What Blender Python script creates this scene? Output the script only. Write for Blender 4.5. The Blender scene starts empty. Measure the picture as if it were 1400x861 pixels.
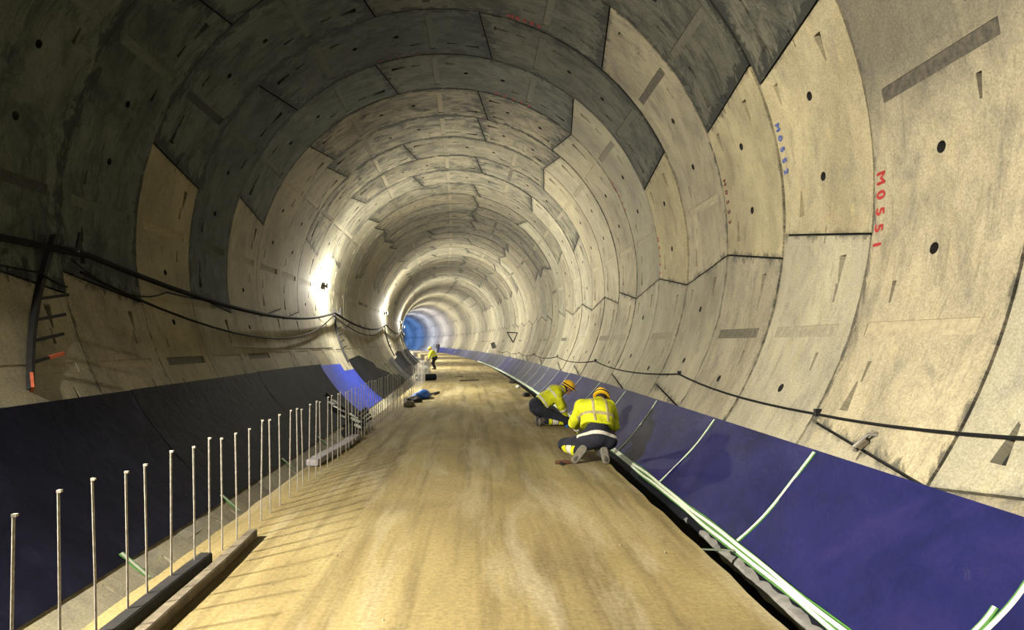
import bpy, bmesh, math, random
import numpy as np
from mathutils import Vector, Matrix
from mathutils.geometry import delaunay_2d_cdt

random.seed(7)
scene = bpy.context.scene
C = scene.collection
rad, deg = math.radians, math.degrees

# ------------------------------------------------------------------ camera
IMG_W, IMG_H, FPX, VX, VY = 1400, 861, 860.0, 658.0, 468.0
cam_d = bpy.data.cameras.new('camera')
cam_d.sensor_width = 36.0
cam_d.lens = FPX * 36.0 / IMG_W
cam_d.shift_x = (IMG_W / 2 - VX) / IMG_W
cam_d.shift_y = (VY - IMG_H / 2) / IMG_W
cam_d.clip_end = 600
cam = bpy.data.objects.new('camera', cam_d)
cam.rotation_euler = (math.pi / 2, 0, 0)
C.objects.link(cam)
scene.camera = cam

# ------------------------------------------------------------------ world, exposure
world = bpy.data.worlds.new('world')
scene.world = world
world.use_nodes = True
world.node_tree.nodes['Background'].inputs[0].default_value = (0.10, 0.13, 0.20, 1)
world.node_tree.nodes['Background'].inputs[1].default_value = 0.3
vs = scene.view_settings
vs.view_transform = 'Standard'
vs.look = 'None'
vs.exposure = 0.0
vs.gamma = 1.0
vs.use_curve_mapping = False

# light along the left wall: (distance along tunnel, wall angle, watts, colour)
WARM = (1.0, 0.91, 0.74)
WHITE = (1.0, 0.94, 0.78)
LAV = (0.80, 0.80, 1.0)
BLUE = (0.10, 0.28, 1.0)
LAMPS = [(-16.5, 174, .5, (.62, .78, 1.0)), (2.3, 172, 1.0, WARM), (22.2, 174.5, 1.0, WHITE), (41.8, 175, 1.2, WHITE),  # first entry: unseen lamp added behind the camera for bluish fill
         (60.5, 175, 1.25, WHITE), (79.5, 175, 1.3, WHITE), (98.5, 175, 1.5, WHITE), (117.0, 175, 2.0, LAV),
         (135.0, 175, 2.2, (.55, .62, 1.0)), (155.0, 175, 1.5, BLUE), (172.0, 175, 1.6, BLUE)]
AREA_W, POINT_W = 1750.0, 900.0    # flood beam and stray light of one lamp

# ------------------------------------------------------------------ tunnel frame
R = 4.6
CX, CZ = -0.163 * R, 0.335 * R
Z0, W = 4.36, 1.808          # ring joint n lies at Z0 + n * W
Y1, RC = 6.2, 590.0          # the tunnel bends left from here on
FLOOR = -1.75                # floor level (camera at 0)
EDGE_L, EDGE_R = -1.70, 2.61 # floor edges measured from the tunnel axis
BED = -2.36                  # trench beds beside the floor


def frame(s):
    if s < Y1:
        return Vector((CX, s, 0)), 0.0
    p = (s - Y1) / RC
    return Vector((CX - RC * (1 - math.cos(p)), Y1 + RC * math.sin(p), 0)), p


def at(off, s, z):
    """point at lateral offset from the axis, distance s, height z (camera height = 0)"""
    c, p = frame(s)
    return Vector((c.x + off * math.cos(p), c.y + off * math.sin(p), z))


def onwall(th, s, r=R):
    t = rad(th)
    return at(r * math.cos(t), s, CZ + r * math.sin(t))


# ------------------------------------------------------------------ materials
def srgb(r, g, b):
    f = lambda c: ((c / 255 + 0.055) / 1.055) ** 2.4 if c > 10 else c / 255 / 12.92
    return (f(r), f(g), f(b), 1)


class NT:
    def __init__(self, name):
        self.m = bpy.data.materials.new(name)
        self.m.use_nodes = True
        self.t = self.m.node_tree
        self.b = self.t.nodes['Principled BSDF']

    def n(self, kind, **kw):
        x = self.t.nodes.new(kind)
        for k, v in kw.items():
            setattr(x, k, v)
        return x

    def l(self, a, b):
        self.t.links.new(a, b)

    def noise(self, vec, scale, detail=5, rough=0.6, dist=0.0):
        x = self.n('ShaderNodeTexNoise')
        x.inputs['Scale'].default_value = scale
        x.inputs['Detail'].default_value = detail
        x.inputs['Roughness'].default_value = rough
        x.inputs['Distortion'].default_value = dist
        if vec is not None:
            self.l(vec, x.inputs['Vector'])
        return x.outputs['Fac']

    def mapping(self, vec, scale=(1, 1, 1), loc=None):
        x = self.n('ShaderNodeMapping')
        x.inputs['Scale'].default_value = scale
        self.l(vec, x.inputs['Vector'])
        if loc is not None:
            self.l(loc, x.inputs['Location'])
        return x.outputs['Vector']

    def ramp(self, fac, stops):
        x = self.n('ShaderNodeValToRGB')
        e = x.color_ramp.elements
        while len(e) < len(stops):
            e.new(0.5)
        for i, (p, c) in enumerate(stops):
            e[i].position = p
            e[i].color = c if len(c) == 4 else (*c, 1)
        self.l(fac, x.inputs['Fac'])
        return x.outputs['Color']

    def mix(self, fac, a, b, mode='MIX'):
        x = self.n('ShaderNodeMix', data_type='RGBA', blend_type=mode)
        for s, v in ((0, fac), (6, a), (7, b)):
            if hasattr(v, 'is_linked') or hasattr(v, 'links'):
                self.l(v, x.inputs[s])
            else:
                x.inputs[s].default_value = v
        return x.outputs[2]

    def math(self, op, a, b=0.0):
        x = self.n('ShaderNodeMath', operation=op)
        for s, v in ((0, a), (1, b)):
            if hasattr(v, 'links'):
                self.l(v, x.inputs[s])
            else:
                x.inputs[s].default_value = v
        return x.outputs[0]

    def bump(self, h, strength, dist=0.01):
        x = self.n('ShaderNodeBump')
        x.inputs['Strength'].default_value = strength
        x.inputs['Distance'].default_value = dist
        self.l(h, x.inputs['Height'])
        self.l(x.outputs[0], self.b.inputs['Normal'])

    def color(self, c):
        self.l(c, self.b.inputs['Base Color'])


def flat(name, col, rough=0.6, metal=0.0, var=0.25, scale=14.0, bump=0.15, emit=None, spec=0.4):
    k = NT(name)
    k.b.inputs['Roughness'].default_value = rough
    k.b.inputs['Metallic'].default_value = metal
    k.b.inputs['Specular IOR Level'].default_value = spec
    co = k.n('ShaderNodeTexCoord').outputs['Object']
    f = k.noise(co, scale, 6, 0.65)
    dark = tuple(c * (1 - var) for c in col[:3])
    lite = tuple(min(1, c * (1 + var)) for c in col[:3])
    k.color(k.ramp(f, [(0.3, dark), (0.7, lite)]))
    if bump:
        k.bump(k.noise(co, scale * 4, 4), bump, 0.004)
    if emit:
        k.b.inputs['Emission Color'].default_value = (*emit[0][:3], 1)
        k.b.inputs['Emission Strength'].default_value = emit[1]
    return k.m


def concrete_mat():
    k = NT('segment_concrete')
    k.b.inputs['Roughness'].default_value = 0.82
    k.b.inputs['Specular IOR Level'].default_value = 0.3
    uv = k.n('ShaderNodeUVMap').outputs['UV']
    oi = k.n('ShaderNodeObjectInfo')
    cx = k.n('ShaderNodeCombineXYZ')
    k.l(k.math('MULTIPLY', oi.outputs['Random'], 137.0), cx.inputs[0])
    k.l(k.math('MULTIPLY', oi.outputs['Random'], 71.0), cx.inputs[1])
    k.l(k.math('MULTIPLY', oi.outputs['Random'], 33.0), cx.inputs[2])
    loc = cx.outputs[0]
    big = k.noise(k.mapping(uv, (.55, .8, 1), loc), 1.0, 5, .6, .4)
    base = k.ramp(big, [(0.30, srgb(126, 120, 103)), (0.5, srgb(152, 146, 126)), (0.70, srgb(170, 163, 139))])
    # grey cement bloom and yellowish efflorescence
    mid = k.noise(k.mapping(uv, (1.3, 2.4, 1), loc), 1.6, 6, .7, .3)
    base = k.mix(k.ramp(mid, [(0.52, (0, 0, 0)), (0.72, (.6, .6, .6))]), base, srgb(104, 104, 100))
    yel = k.noise(k.mapping(uv, (1.1, 3.0, 1), loc), 2.3, 4, .6, .2)
    base = k.mix(k.ramp(yel, [(0.58, (0, 0, 0)), (0.78, (.55, .55, .55))]), base, srgb(168, 158, 116))
    at_ = k.n('ShaderNodeAttribute', attribute_type='OBJECT', attribute_name='grime')
    # damp and soot creeping in from the joints
    sep = k.n('ShaderNodeSeparateXYZ'); k.l(uv, sep.inputs[0])
    sm = k.n('ShaderNodeUVMap'); sm.uv_map = 'seam'
    sp2 = k.n('ShaderNodeSeparateXYZ'); k.l(sm.outputs['UV'], sp2.inputs[0])
    vv = sep.outputs[1]
    dv = k.math('MINIMUM', vv, k.math('SUBTRACT', W, vv))
    du = k.math('MINIMUM', sp2.outputs[0], sp2.outputs[1])
    dmin = k.math('MINIMUM', k.math('MULTIPLY', dv, 1.5), du)
    en = k.noise(k.mapping(uv, (1.0, 1.6, 1), loc), 3.0, 7, .75, .8)
    lim = k.math('MULTIPLY', k.math('SUBTRACT', en, .40), k.math('ADD', k.math('MULTIPLY', at_.outputs['Fac'], 1.3), .12))
    ef = k.ramp(k.math('SUBTRACT', lim, k.math('MULTIPLY', dmin, .75)), [(0.0, (0, 0, 0)), (0.07, (.8, .8, .8))])
    base = k.mix(ef, base, srgb(52, 54, 52))
    # dark water and form-oil streaks running round the ring
    st = k.noise(k.mapping(uv, (.8, 4.6, 1), loc), 1.9, 7, .7, 1.1)
    stf = k.ramp(st, [(0.52, (0, 0, 0)), (0.66, (.9, .9, .9))])
    base = k.mix(k.math('MULTIPLY', stf, at_.outputs['Fac']), base, srgb(48, 51, 50))
    bl = k.noise(k.mapping(uv, (.8, 1.1, 1), loc), 1.5, 8, .75, .8)
    blf = k.ramp(bl, [(0.46, (0, 0, 0)), (0.64, (1, 1, 1))])
    base = k.mix(k.math('MULTIPLY', blf, at_.outputs['Fac']), base, srgb(64, 67, 65))
    # soot line on the upper half of a few segments
    so = k.n('ShaderNodeAttribute', attribute_type='OBJECT', attribute_name='soot')
    sn = k.noise(k.mapping(uv, (.8, .8, 1), loc), 1.2, 7, .7, .6)
    sf = k.math('ADD', k.math('SUBTRACT', sep.outputs[0], so.outputs['Fac']), k.math('MULTIPLY', k.math('SUBTRACT', sn, .5), 2.4))
    base = k.mix(k.ramp(sf, [(0.0, (0, 0, 0)), (1.0, (.72, .72, .72))]), base, srgb(74, 74, 70))
    # scattered scuffs
    sc = k.noise(k.mapping(uv, (2.6, 6.5, 1), loc), 2.2, 6, .7, .6)
    base = k.mix(k.ramp(sc, [(0.66, (0, 0, 0)), (0.74, (.55, .55, .55))]), base, srgb(70, 70, 64))
    # fine grain
    gr = k.noise(k.mapping(uv, (1, 1, 1), loc), 55.0, 4, .7)
    base = k.mix(0.6, base, k.ramp(gr, [(0.3, (.26, .26, .26)), (0.7, (.74, .74, .74))]), 'OVERLAY')
    at2 = k.n('ShaderNodeAttribute', attribute_type='OBJECT', attribute_name='tone')
    base = k.mix(1.0, base, at2.outputs['Color'], 'MULTIPLY')
    k.color(base)
    h = k.math('ADD', k.math('MULTIPLY', gr, .35), k.math('MULTIPLY', mid, 1.0))
    k.bump(h, 0.35, 0.012)
    return k.m


def grout_mat():
    k = NT('groove_grout')
    k.b.inputs['Roughness'].default_value = 0.9
    uv = k.n('ShaderNodeUVMap').outputs['UV']
    f = k.noise(k.mapping(uv, (3, 3, 3)), 5.0, 6, .7)
    at2 = k.n('ShaderNodeAttribute', attribute_type='OBJECT', attribute_name='tone')
    old = k.n('ShaderNodeAttribute', attribute_type='OBJECT', attribute_name='groove')
    sep = k.n('ShaderNodeSeparateXYZ'); k.l(uv, sep.inputs[0])
    upper = k.math('GREATER_THAN', sep.outputs[0], 0.0)
    pale = k.ramp(f, [(0.35, srgb(134, 128, 110)), (0.65, srgb(166, 158, 134))])
    dark = k.ramp(f, [(0.35, srgb(50, 50, 47)), (0.65, srgb(88, 84, 74))])
    k.color(k.mix(1.0, k.mix(k.math('MULTIPLY', upper, old.outputs['Fac']), pale, dark), at2.outputs['Color'], 'MULTIPLY'))
    k.bump(f, 0.4, 0.01)
    return k.m


def floor_mat():
    k = NT('floor_screed')
    k.b.inputs['Roughness'].default_value = 0.85
    k.b.inputs['Specular IOR Level'].default_value = 0.25
    uv = k.n('ShaderNodeUVMap').outputs['UV']   # u across, v along, metres
    big = k.noise(k.mapping(uv, (.7, .35, 1)), 1.0, 6, .6, .5)
    base = k.ramp(big, [(0.28, srgb(108, 97, 66)), (0.5, srgb(138, 124, 84)), (0.72, srgb(164, 152, 110))])
    # tyre and drag marks along the tunnel
    tr = k.noise(k.mapping(uv, (2.6, .10, 1)), 1.6, 5, .6, .25)
    base = k.mix(k.ramp(tr, [(0.48, (0, 0, 0)), (0.66, (.75, .75, .75))]), base, srgb(98, 86, 58))
    pale = k.noise(k.mapping(uv, (1.6, .25, 1)), 1.3, 6, .65, .4)
    base = k.mix(k.ramp(pale, [(0.50, (0, 0, 0)), (0.70, (.7, .7, .7))]), base, srgb(172, 164, 138))
    spots = k.noise(k.mapping(uv, (1, 1, 1)), 1.1, 5, .7, 1.2)
    base = k.mix(k.ramp(spots, [(0.62, (0, 0, 0)), (0.76, (.65, .65, .65))]), base, srgb(84, 76, 54))
    fine = k.noise(k.mapping(uv, (1, 1, 1)), 26.0, 8, .75)
    base = k.mix(0.75, base, k.ramp(fine, [(0.3, (.28, .28, .28)), (0.7, (.72, .72, .72))]), 'OVERLAY')
    k.color(base)
    sc = k.noise(k.mapping(uv, (2.5, 9.0, 1)), 2.2, 6, .7, .6)
    h = k.math('ADD', k.math('MULTIPLY', fine, .35), sc)
    k.bump(h, 0.45, 0.015)
    return k.m


def membrane_mat(name, a, b, c, rough=0.42, dusty=.35, spec=.16):
    k = NT(name)
    k.b.inputs['Roughness'].default_value = rough
    k.b.inputs['Specular IOR Level'].default_value = spec
    uv = k.n('ShaderNodeUVMap').outputs['UV']
    f = k.noise(k.mapping(uv, (1, 1, 1)), 1.1, 6, .65, .8)
    base = k.ramp(f, [(0.3, a), (0.52, b), (0.72, c)])
    f2 = k.noise(k.mapping(uv, (1, 1, 1)), 3.4, 7, .75, 1.0)
    base = k.mix(0.45, base, k.ramp(f2, [(0.3, (.24, .30, .34)), (0.5, (.5, .5, .5)), (0.7, (.72, .62, .66))]), 'OVERLAY')
    sp = k.noise(k.mapping(uv, (1, 1, 1)), 34.0, 5, .8)
    base = k.mix(0.4, base, k.ramp(sp, [(0.3, (.3, .3, .3)), (0.7, (.7, .7, .7))]), 'OVERLAY')
    dust = k.noise(k.mapping(uv, (2.0, 1.0, 1)), 2.4, 8, .8, 1.0)
    base = k.mix(k.ramp(dust, [(0.66, (0, 0, 0)), (0.84, (dusty, dusty, dusty))]), base, srgb(120, 120, 140))
    k.color(base)
    k.bump(k.noise(k.mapping(uv, (1, 1, 1)), 5.0, 6, .6, .6), 0.35, 0.02)
    return k.m


M = {}
M['conc'] = concrete_mat()
M['grout'] = grout_mat()
M['floor'] = floor_mat()
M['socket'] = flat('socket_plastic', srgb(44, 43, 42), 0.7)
M['plate'] = flat('bolt_plate_rusty', srgb(76, 70, 62), 0.8, var=.3)  # shade of the bolt pockets, painted on their bottoms as a dark colour
M['back'] = flat('joint_gasket', srgb(26, 26, 26), 0.9)
M['bed'] = flat('trench_concrete', srgb(92, 90, 84), 0.9, var=.4, scale=5, bump=.5)
M['lump'] = flat('mortar_haunch', srgb(118, 117, 114), 0.9, var=.35, scale=9, bump=.8)
M['ledge'] = flat('kerb_concrete', srgb(136, 132, 120), 0.9, var=.4, scale=4, bump=.6)
M['blue'] = membrane_mat('membrane_blue', srgb(22, 24, 60), srgb(29, 31, 80), srgb(42, 38, 86))
M['greyblue'] = membrane_mat('membrane_grey_blue', srgb(40, 42, 66), srgb(52, 54, 82), srgb(66, 66, 94))
M['black'] = membrane_mat('membrane_charcoal', srgb(13, 15, 20), srgb(19, 21, 28), srgb(30, 32, 41), .7, .15, .06)
M['navy'] = membrane_mat('membrane_dark_navy', srgb(12, 13, 24), srgb(18, 19, 33), srgb(28, 29, 46), .7, .15, .06)
M['vivid'] = membrane_mat('membrane_bright_blue', srgb(20, 34, 130), srgb(22, 54, 170), srgb(44, 40, 150), .4)
M['white'] = flat('strip_white', srgb(196, 201, 190), 0.5, var=.10)
M['green'] = flat('strip_green', srgb(74, 124, 58), 0.5, var=.15)
M['steel'] = flat('galvanised_steel', srgb(150, 148, 142), 0.45, .6, var=.25)
M['darksteel'] = flat('dark_steel', srgb(36, 36, 38), 0.65, .1, var=.3, spec=.25)
M['rust'] = flat('rusty_tip', srgb(170, 86, 60), 0.8)
M['rebar'] = flat('rebar_steel', srgb(150, 146, 138), 0.6, .25, var=.4, scale=30)
M['cable'] = flat('cable_sheath', srgb(22, 22, 23), 0.85, spec=.15)
M['cable2'] = flat('cable_grey', srgb(84, 84, 80), 0.55)
M['wood'] = flat('weathered_batten', srgb(100, 92, 78), 0.85, var=.4, scale=9, bump=.6)
M['tarblack'] = flat('tarred_batten', srgb(34, 33, 34), 0.75, var=.35)
M['plankgrey'] = flat('pale_plank', srgb(150, 146, 152), 0.8, var=.25)
M['bluesheet'] = flat('blue_plastic', srgb(40, 92, 170), 0.4, var=.25)
M['hivis'] = flat('hi_vis_yellow', srgb(208, 214, 32), 0.75, var=.36, scale=7, bump=.6)
M['navycloth'] = flat('navy_cloth', srgb(36, 38, 50), 0.9, var=.35, scale=9, bump=.6)
M['reflect'] = flat('reflective_band', srgb(208, 204, 192), 0.45, var=.18, scale=20)
M['reflect_dirty'] = flat('reflective_band_soiled', srgb(170, 158, 124), 0.55, var=.35, scale=14)
M['helmet'] = flat('helmet_yellow', srgb(250, 200, 40), 0.3, var=.06, bump=0)
M['strap'] = flat('strap_black', srgb(24, 24, 26), 0.7)
M['skin'] = flat('skin', srgb(188, 138, 108), 0.6, var=.1)
M['hair'] = flat('hair_dark', srgb(40, 32, 28), 0.8)
M['boot'] = flat('work_boot', srgb(70, 66, 60), 0.85, var=.45, scale=16, bump=.5)
M['sole'] = flat('boot_sole', srgb(112, 108, 98), 0.8, var=.3, scale=20)
M['glove'] = flat('work_glove', srgb(60, 62, 66), 0.8, var=.3)
M['lens'] = flat('lamp_lens', (1, .95, .82, 1), 0.3, bump=0, emit=((1, .95, .84), 60))
M['red'] = flat('stencil_red', srgb(150, 44, 42), 0.8, var=.3, scale=40)
M['bluepaint'] = flat('stencil_blue', srgb(74, 92, 160), 0.8, var=.3, scale=40)
M['darkpaint'] = flat('stencil_dark', srgb(92, 40, 40), 0.8, var=.3, scale=40)
M['orange'] = flat('tool_brown', srgb(92, 62, 46), 0.6)
M['pebble'] = flat('pebble', srgb(150, 138, 112), 0.9)


# ------------------------------------------------------------------ object helpers
def link(name, me, mats, parent=None):
    o = bpy.data.objects.new(name, me)
    if not isinstance(mats, (list, tuple)):
        mats = [mats]
    if not me.materials:
        for m in mats:
            me.materials.append(m)
    C.objects.link(o)
    if parent is not None:
        o.parent = parent
    return o


def pydata(name, v, f, mats, parent=None, smooth=False, mi=None, uv=None, sharp=None):
    me = bpy.data.meshes.new(name)
    me.from_pydata([tuple(p) for p in v], [], f)
    if uv is not None:
        ul = me.uv_layers.new(name='UVMap')
        flatuv = np.empty(len(me.loops) * 2, np.float32)
        vi = np.empty(len(me.loops), np.int32)
        me.loops.foreach_get('vertex_index', vi)
        a = np.asarray(uv, np.float32)[vi]
        ul.data.foreach_set('uv', a.ravel())
    if mi is not None:
        me.polygons.foreach_set('material_index', np.asarray(mi, np.int32))
    if smooth:
        me.polygons.foreach_set('use_smooth', np.ones(len(me.polygons), bool))
        if sharp:
            me.set_sharp_from_angle(angle=rad(sharp))
    me.update()
    return link(name, me, mats, parent)


def tag(o, label=None, cat=None, group=None, kind=None):
    if label: o['label'] = label
    if cat: o['category'] = cat
    if group: o['group'] = group
    if kind: o['kind'] = kind
    return o


def empty(name, loc=(0, 0, 0), rz=0.0):
    o = bpy.data.objects.new(name, None)
    o.empty_display_size = 0.1
    o.location = loc
    o.rotation_euler = (0, 0, rz)
    C.objects.link(o)
    return o


class MB:
    """collects boxes, tubes and strips for one mesh"""
    def __init__(self):
        self.v, self.f, self.mi = [], [], []

    def add(self, vs_, fs, mi=0):
        b = len(self.v)
        self.v += [tuple(p) for p in vs_]
        self.f += [tuple(i + b for i in f) for f in fs]
        self.mi += [mi] * len(fs)
        return self

    def box(self, c, half, ax=None, mi=0):
        c = Vector(c)
        X, Y, Z = ax if ax else (Vector((1, 0, 0)), Vector((0, 1, 0)), Vector((0, 0, 1)))
        vs_ = [c + X * (half[0] * i) + Y * (half[1] * j) + Z * (half[2] * k)
               for i in (-1, 1) for j in (-1, 1) for k in (-1, 1)]
        return self.add(vs_, [(0, 1, 3, 2), (4, 6, 7, 5), (0, 4, 5, 1), (2, 3, 7, 6), (0, 2, 6, 4), (1, 5, 7, 3)], mi)

    def bar(self, a, b, w, h, up=(0, 0, 1), mi=0):
        a, b = Vector(a), Vector(b)
        Y = (b - a).normalized()
        X = Y.cross(Vector(up)).normalized()
        Z = X.cross(Y).normalized()
        return self.box((a + b) / 2, (w / 2, (b - a).length / 2, h / 2), (X, Y, Z), mi)

    def tube(self, pts, r, n=8, mi=0, cap=True):
        pts = [Vector(p) for p in pts]
        rs = r if isinstance(r, (list, tuple)) else [r] * len(pts)
        rings = []
        up = Vector((0.13, 0.21, 1)).normalized()
        for i, p in enumerate(pts):
            d = (pts[min(i + 1, len(pts) - 1)] - pts[max(i - 1, 0)]).normalized()
            u = up if abs(d.dot(up)) < .95 else Vector((1, 0.1, 0))
            X = d.cross(u).normalized()
            Y = X.cross(d).normalized()
            rings.append([p + X * (rs[i] * math.cos(2 * math.pi * k / n)) + Y * (rs[i] * math.sin(2 * math.pi * k / n)) for k in range(n)])
        vs_ = [q for rg in rings for q in rg]
        fs = [(i * n + k, i * n + (k + 1) % n, (i + 1) * n + (k + 1) % n, (i + 1) * n + k)
              for i in range(len(pts) - 1) for k in range(n)]
        if cap:
            fs.append(tuple(range(n - 1, -1, -1)))
            fs.append(tuple(range((len(pts) - 1) * n, len(pts) * n)))
        return self.add(vs_, fs, mi)

    def build(self, name, mats, parent=None, smooth=False, uv=None, sharp=40):
        return pydata(name, self.v, self.f, mats, parent, smooth, self.mi, uv, sharp)


def strip_mesh(name, prof, ss, mats, parent=None, smooth=False, closed=True, mi=None, jig=None):
    """sweep a closed profile of (offset, z) pairs along the tunnel at distances ss"""
    v, f, uv, ml = [], [], [], []
    n = len(prof)
    for j, s in enumerate(ss):
        acc = 0
        for i, (o, z) in enumerate(prof):
            if i:
                acc += math.hypot(o - prof[i - 1][0], z - prof[i - 1][1])
            do, dz = jig(i, s) if jig else (0, 0)
            v.append(at(o + do, s, z + dz))
            uv.append((o, s) if abs(z - prof[i - 1][1]) < .3 else (acc, s))
    m = n if closed else n - 1
    for j in range(len(ss) - 1):
        for i in range(m):
            k = (i + 1) % n
            f.append((j * n + i, j * n + k, (j + 1) * n + k, (j + 1) * n + i))
            ml.append(mi[i] if mi else 0)
    if closed:
        f.append(tuple(range(n - 1, -1, -1))); ml.append(0)
        f.append(tuple(range((len(ss) - 1) * n, len(ss) * n))); ml.append(0)
    return pydata(name, v, f, mats, parent, smooth, ml, uv, 30)


def frange(a, b, d):
    n = max(1, int(round((b - a) / d)))
    return [a + (b - a) * i / n for i in range(n + 1)]


# ------------------------------------------------------------------ lining segments (7 to a ring, 13 units of 27.7 degrees)
UNIT = 360.0 / 13
TH0 = -4.1
SKEW = 1.83
GAP = 0.013


def make_segment_mesh(span, lo, hi, detail=True):
    """span in units; lo / hi = +1 when that seam climbs with distance, -1 when it falls"""
    half = span * UNIT / 2
    gd = deg(GAP / R)
    low = lambda v: -half + lo * SKEW * (2 * v - 1) + gd
    upp = lambda v: half + hi * SKEW * (2 * v - 1) - gd
    va, vb = GAP / W, 1 - GAP / W
    nt = int(round(span * UNIT / 2.3))
    nv = 4
    verts, edges, faces = [], [], []

    def loop(pts):
        b = len(verts)
        verts.extend(Vector(p) for p in pts)
        ids = list(range(b, b + len(pts)))
        faces.append(ids)
        return ids
    vsq = [va + (vb - va) * i / nv for i in range(nv + 1)]
    out = []
    for i in range(nt):
        t = i / nt
        out.append((low(va) + (upp(va) - low(va)) * t, va))
    for v in vsq[:-1]:
        out.append((upp(v), v))
    for i in range(nt):
        t = 1 - i / nt
        out.append((low(vb) + (upp(vb) - low(vb)) * t, vb))
    for v in vsq[:0:-1]:
        out.append((low(v), v))
    outer = loop([(a * rad(1) * R, v * W) for a, v in out])
    holes = []   # (kind, ids, depth info)
    if detail:
        mids = [-5.3, 5.3] if span == 2 else [-5.7, 5.7]
        for m in mids:
            pts = [(rad(m) * R + .052 * math.cos(a), .5 * W + .052 * math.sin(a)) for a in [2 * math.pi * i / 12 for i in range(12)]]
            holes.append(('round', loop(pts)))
        # wedge shaped bolt pockets beside the seams
        def wedge(base, tip, v, wid):
            b0, b1 = rad(base) * R, rad(tip) * R
            c = v * W
            pts = [(b0, c - wid), (b0, c + wid), (b1, c + .012), (b1, c - .012)]
            if b1 > b0:
                pts = pts[::-1]
            holes.append(('wedge', loop(pts), b0))
        wedge(upp(.25) - 2.6, upp(.25) - 6.4, .25, .062)
        wedge(low(.77) + 2.6, low(.77) + 6.4, .77, .062)
        if span == 2:
            for m in (-19, -9.5, 9.5, 19):
                wedge(m + 1.3, m - 1.3, .26 if m > 0 else .74, .03)
        else:
            wedge(upp(.82) - 2.0, upp(.82) - 5.4, .82, .05)
        # slots of the seam dowels
        for m0, m1 in ((upp(.47) - 1.1, upp(.47) - .12), (low(.47) + .12, low(.47) + 1.1)):
            a, b = rad(m0) * R, rad(m1) * R
            c = .47 * W
            holes.append(('slot', loop([(a, c - .013), (b, c - .013), (b, c + .013), (a, c + .013)])))
        if span == 2:   # two shallow grouted grooves across the ring
            for m in (-UNIT / 2 + .0, UNIT / 2):
                a, b = rad(m - .85) * R, rad(m + .85) * R
                holes.append(('groove', loop([(a, .13 * W), (b, .13 * W), (b, .87 * W), (a, .87 * W)])))
    # interior points carry the curvature
    hp = [[verts[i] for i in h[1]] for h in holes]
    for i in range(1, nt):
        for j in range(1, nv):
            v = vsq[j]
            a = low(v) + (upp(v) - low(v)) * i / nt
            p = Vector((rad(a) * R, v * W))
            if any(min(q.x for q in h) - .02 < p.x < max(q.x for q in h) + .02 and
                   min(q.y for q in h) - .02 < p.y < max(q.y for q in h) + .02 for h in hp):
                continue
            verts.append(p)
    UVE = []
    vo, eo, fo, ov, oe, of = delaunay_2d_cdt(verts, [], faces, 1, 1e-5, True)
    V, UV, Fc, MI = [], [], [], []
    wrap = lambda p, d=0.0: ((R + d) * math.cos(p[0] / R), p[1], (R + d) * math.sin(p[0] / R))
    for p in vo:
        V.append(wrap(p)); UV.append((p[0], p[1]))
    inv = {}
    for i, src in enumerate(ov):
        for s_ in src:
            inv[s_] = i
    for t, src in zip(fo, of):
        if any(s_ > 0 for s_ in src):
            continue
        a, b, c = (vo[i] for i in t)
        cr = (b - a).cross(c - a) if hasattr(a, 'cross') else 0
        # inner face must look towards the axis
        Fc.append(tuple(t) if cr < 0 else tuple(t[::-1])); MI.append(0)
    for h in holes:
        ids = [inv[i] for i in h[1]]
        n = len(ids)
        b = len(V)
        pts = [vo[i] for i in ids]
        cen = sum(pts, Vector((0, 0))) / n
        for p in pts:
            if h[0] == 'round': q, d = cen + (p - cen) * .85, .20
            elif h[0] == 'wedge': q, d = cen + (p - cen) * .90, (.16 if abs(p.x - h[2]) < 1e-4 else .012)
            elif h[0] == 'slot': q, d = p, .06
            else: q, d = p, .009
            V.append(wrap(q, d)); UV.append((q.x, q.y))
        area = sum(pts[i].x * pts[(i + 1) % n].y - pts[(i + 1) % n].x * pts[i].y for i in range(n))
        mat = {'groove': 1, 'round': 2, 'wedge': 3}.get(h[0], 0)  # wedge bottoms take the painted shade colour
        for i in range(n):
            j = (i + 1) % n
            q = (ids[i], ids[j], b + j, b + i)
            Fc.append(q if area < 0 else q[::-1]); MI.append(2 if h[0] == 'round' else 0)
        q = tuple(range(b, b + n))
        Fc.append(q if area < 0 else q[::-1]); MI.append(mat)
    # joint faces
    ids = [inv[i] for i in outer]
    n = len(ids); b = len(V)
    for i in ids:
        V.append(wrap(vo[i], .07)); UV.append((vo[i].x, vo[i].y))
    for i in range(n):
        j = (i + 1) % n
        Fc.append((ids[j], ids[i], b + i, b + j)); MI.append(0)
    me = bpy.data.meshes.new('segment')
    me.from_pydata(V, [], Fc)
    ul = me.uv_layers.new(name='UVMap')
    vi = np.empty(len(me.loops), np.int32)
    me.loops.foreach_get('vertex_index', vi)
    ul.data.foreach_set('uv', np.asarray(UV, np.float32)[vi].ravel())
    ue = me.uv_layers.new(name='seam')        # metres to the lower and the upper seam
    UVE = [(x - rad(low(y / W)) * R, rad(upp(y / W)) * R - x) for x, y in UV]
    ue.data.foreach_set('uv', np.asarray(UVE, np.float32)[vi].ravel())
    me.polygons.foreach_set('material_index', np.asarray(MI, np.int32))
    me.polygons.foreach_set('use_smooth', np.ones(len(me.polygons), bool))
    me.set_sharp_from_angle(angle=rad(25))
    for k_ in ('conc', 'grout', 'socket', 'plate'):  # 'plate' is the painted shade of the pocket bottoms
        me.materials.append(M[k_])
    me.update()
    return me


SEG = {}
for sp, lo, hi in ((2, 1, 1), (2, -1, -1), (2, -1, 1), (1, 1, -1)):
    SEG[(sp, lo, hi)] = make_segment_mesh(sp, lo, hi)


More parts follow.
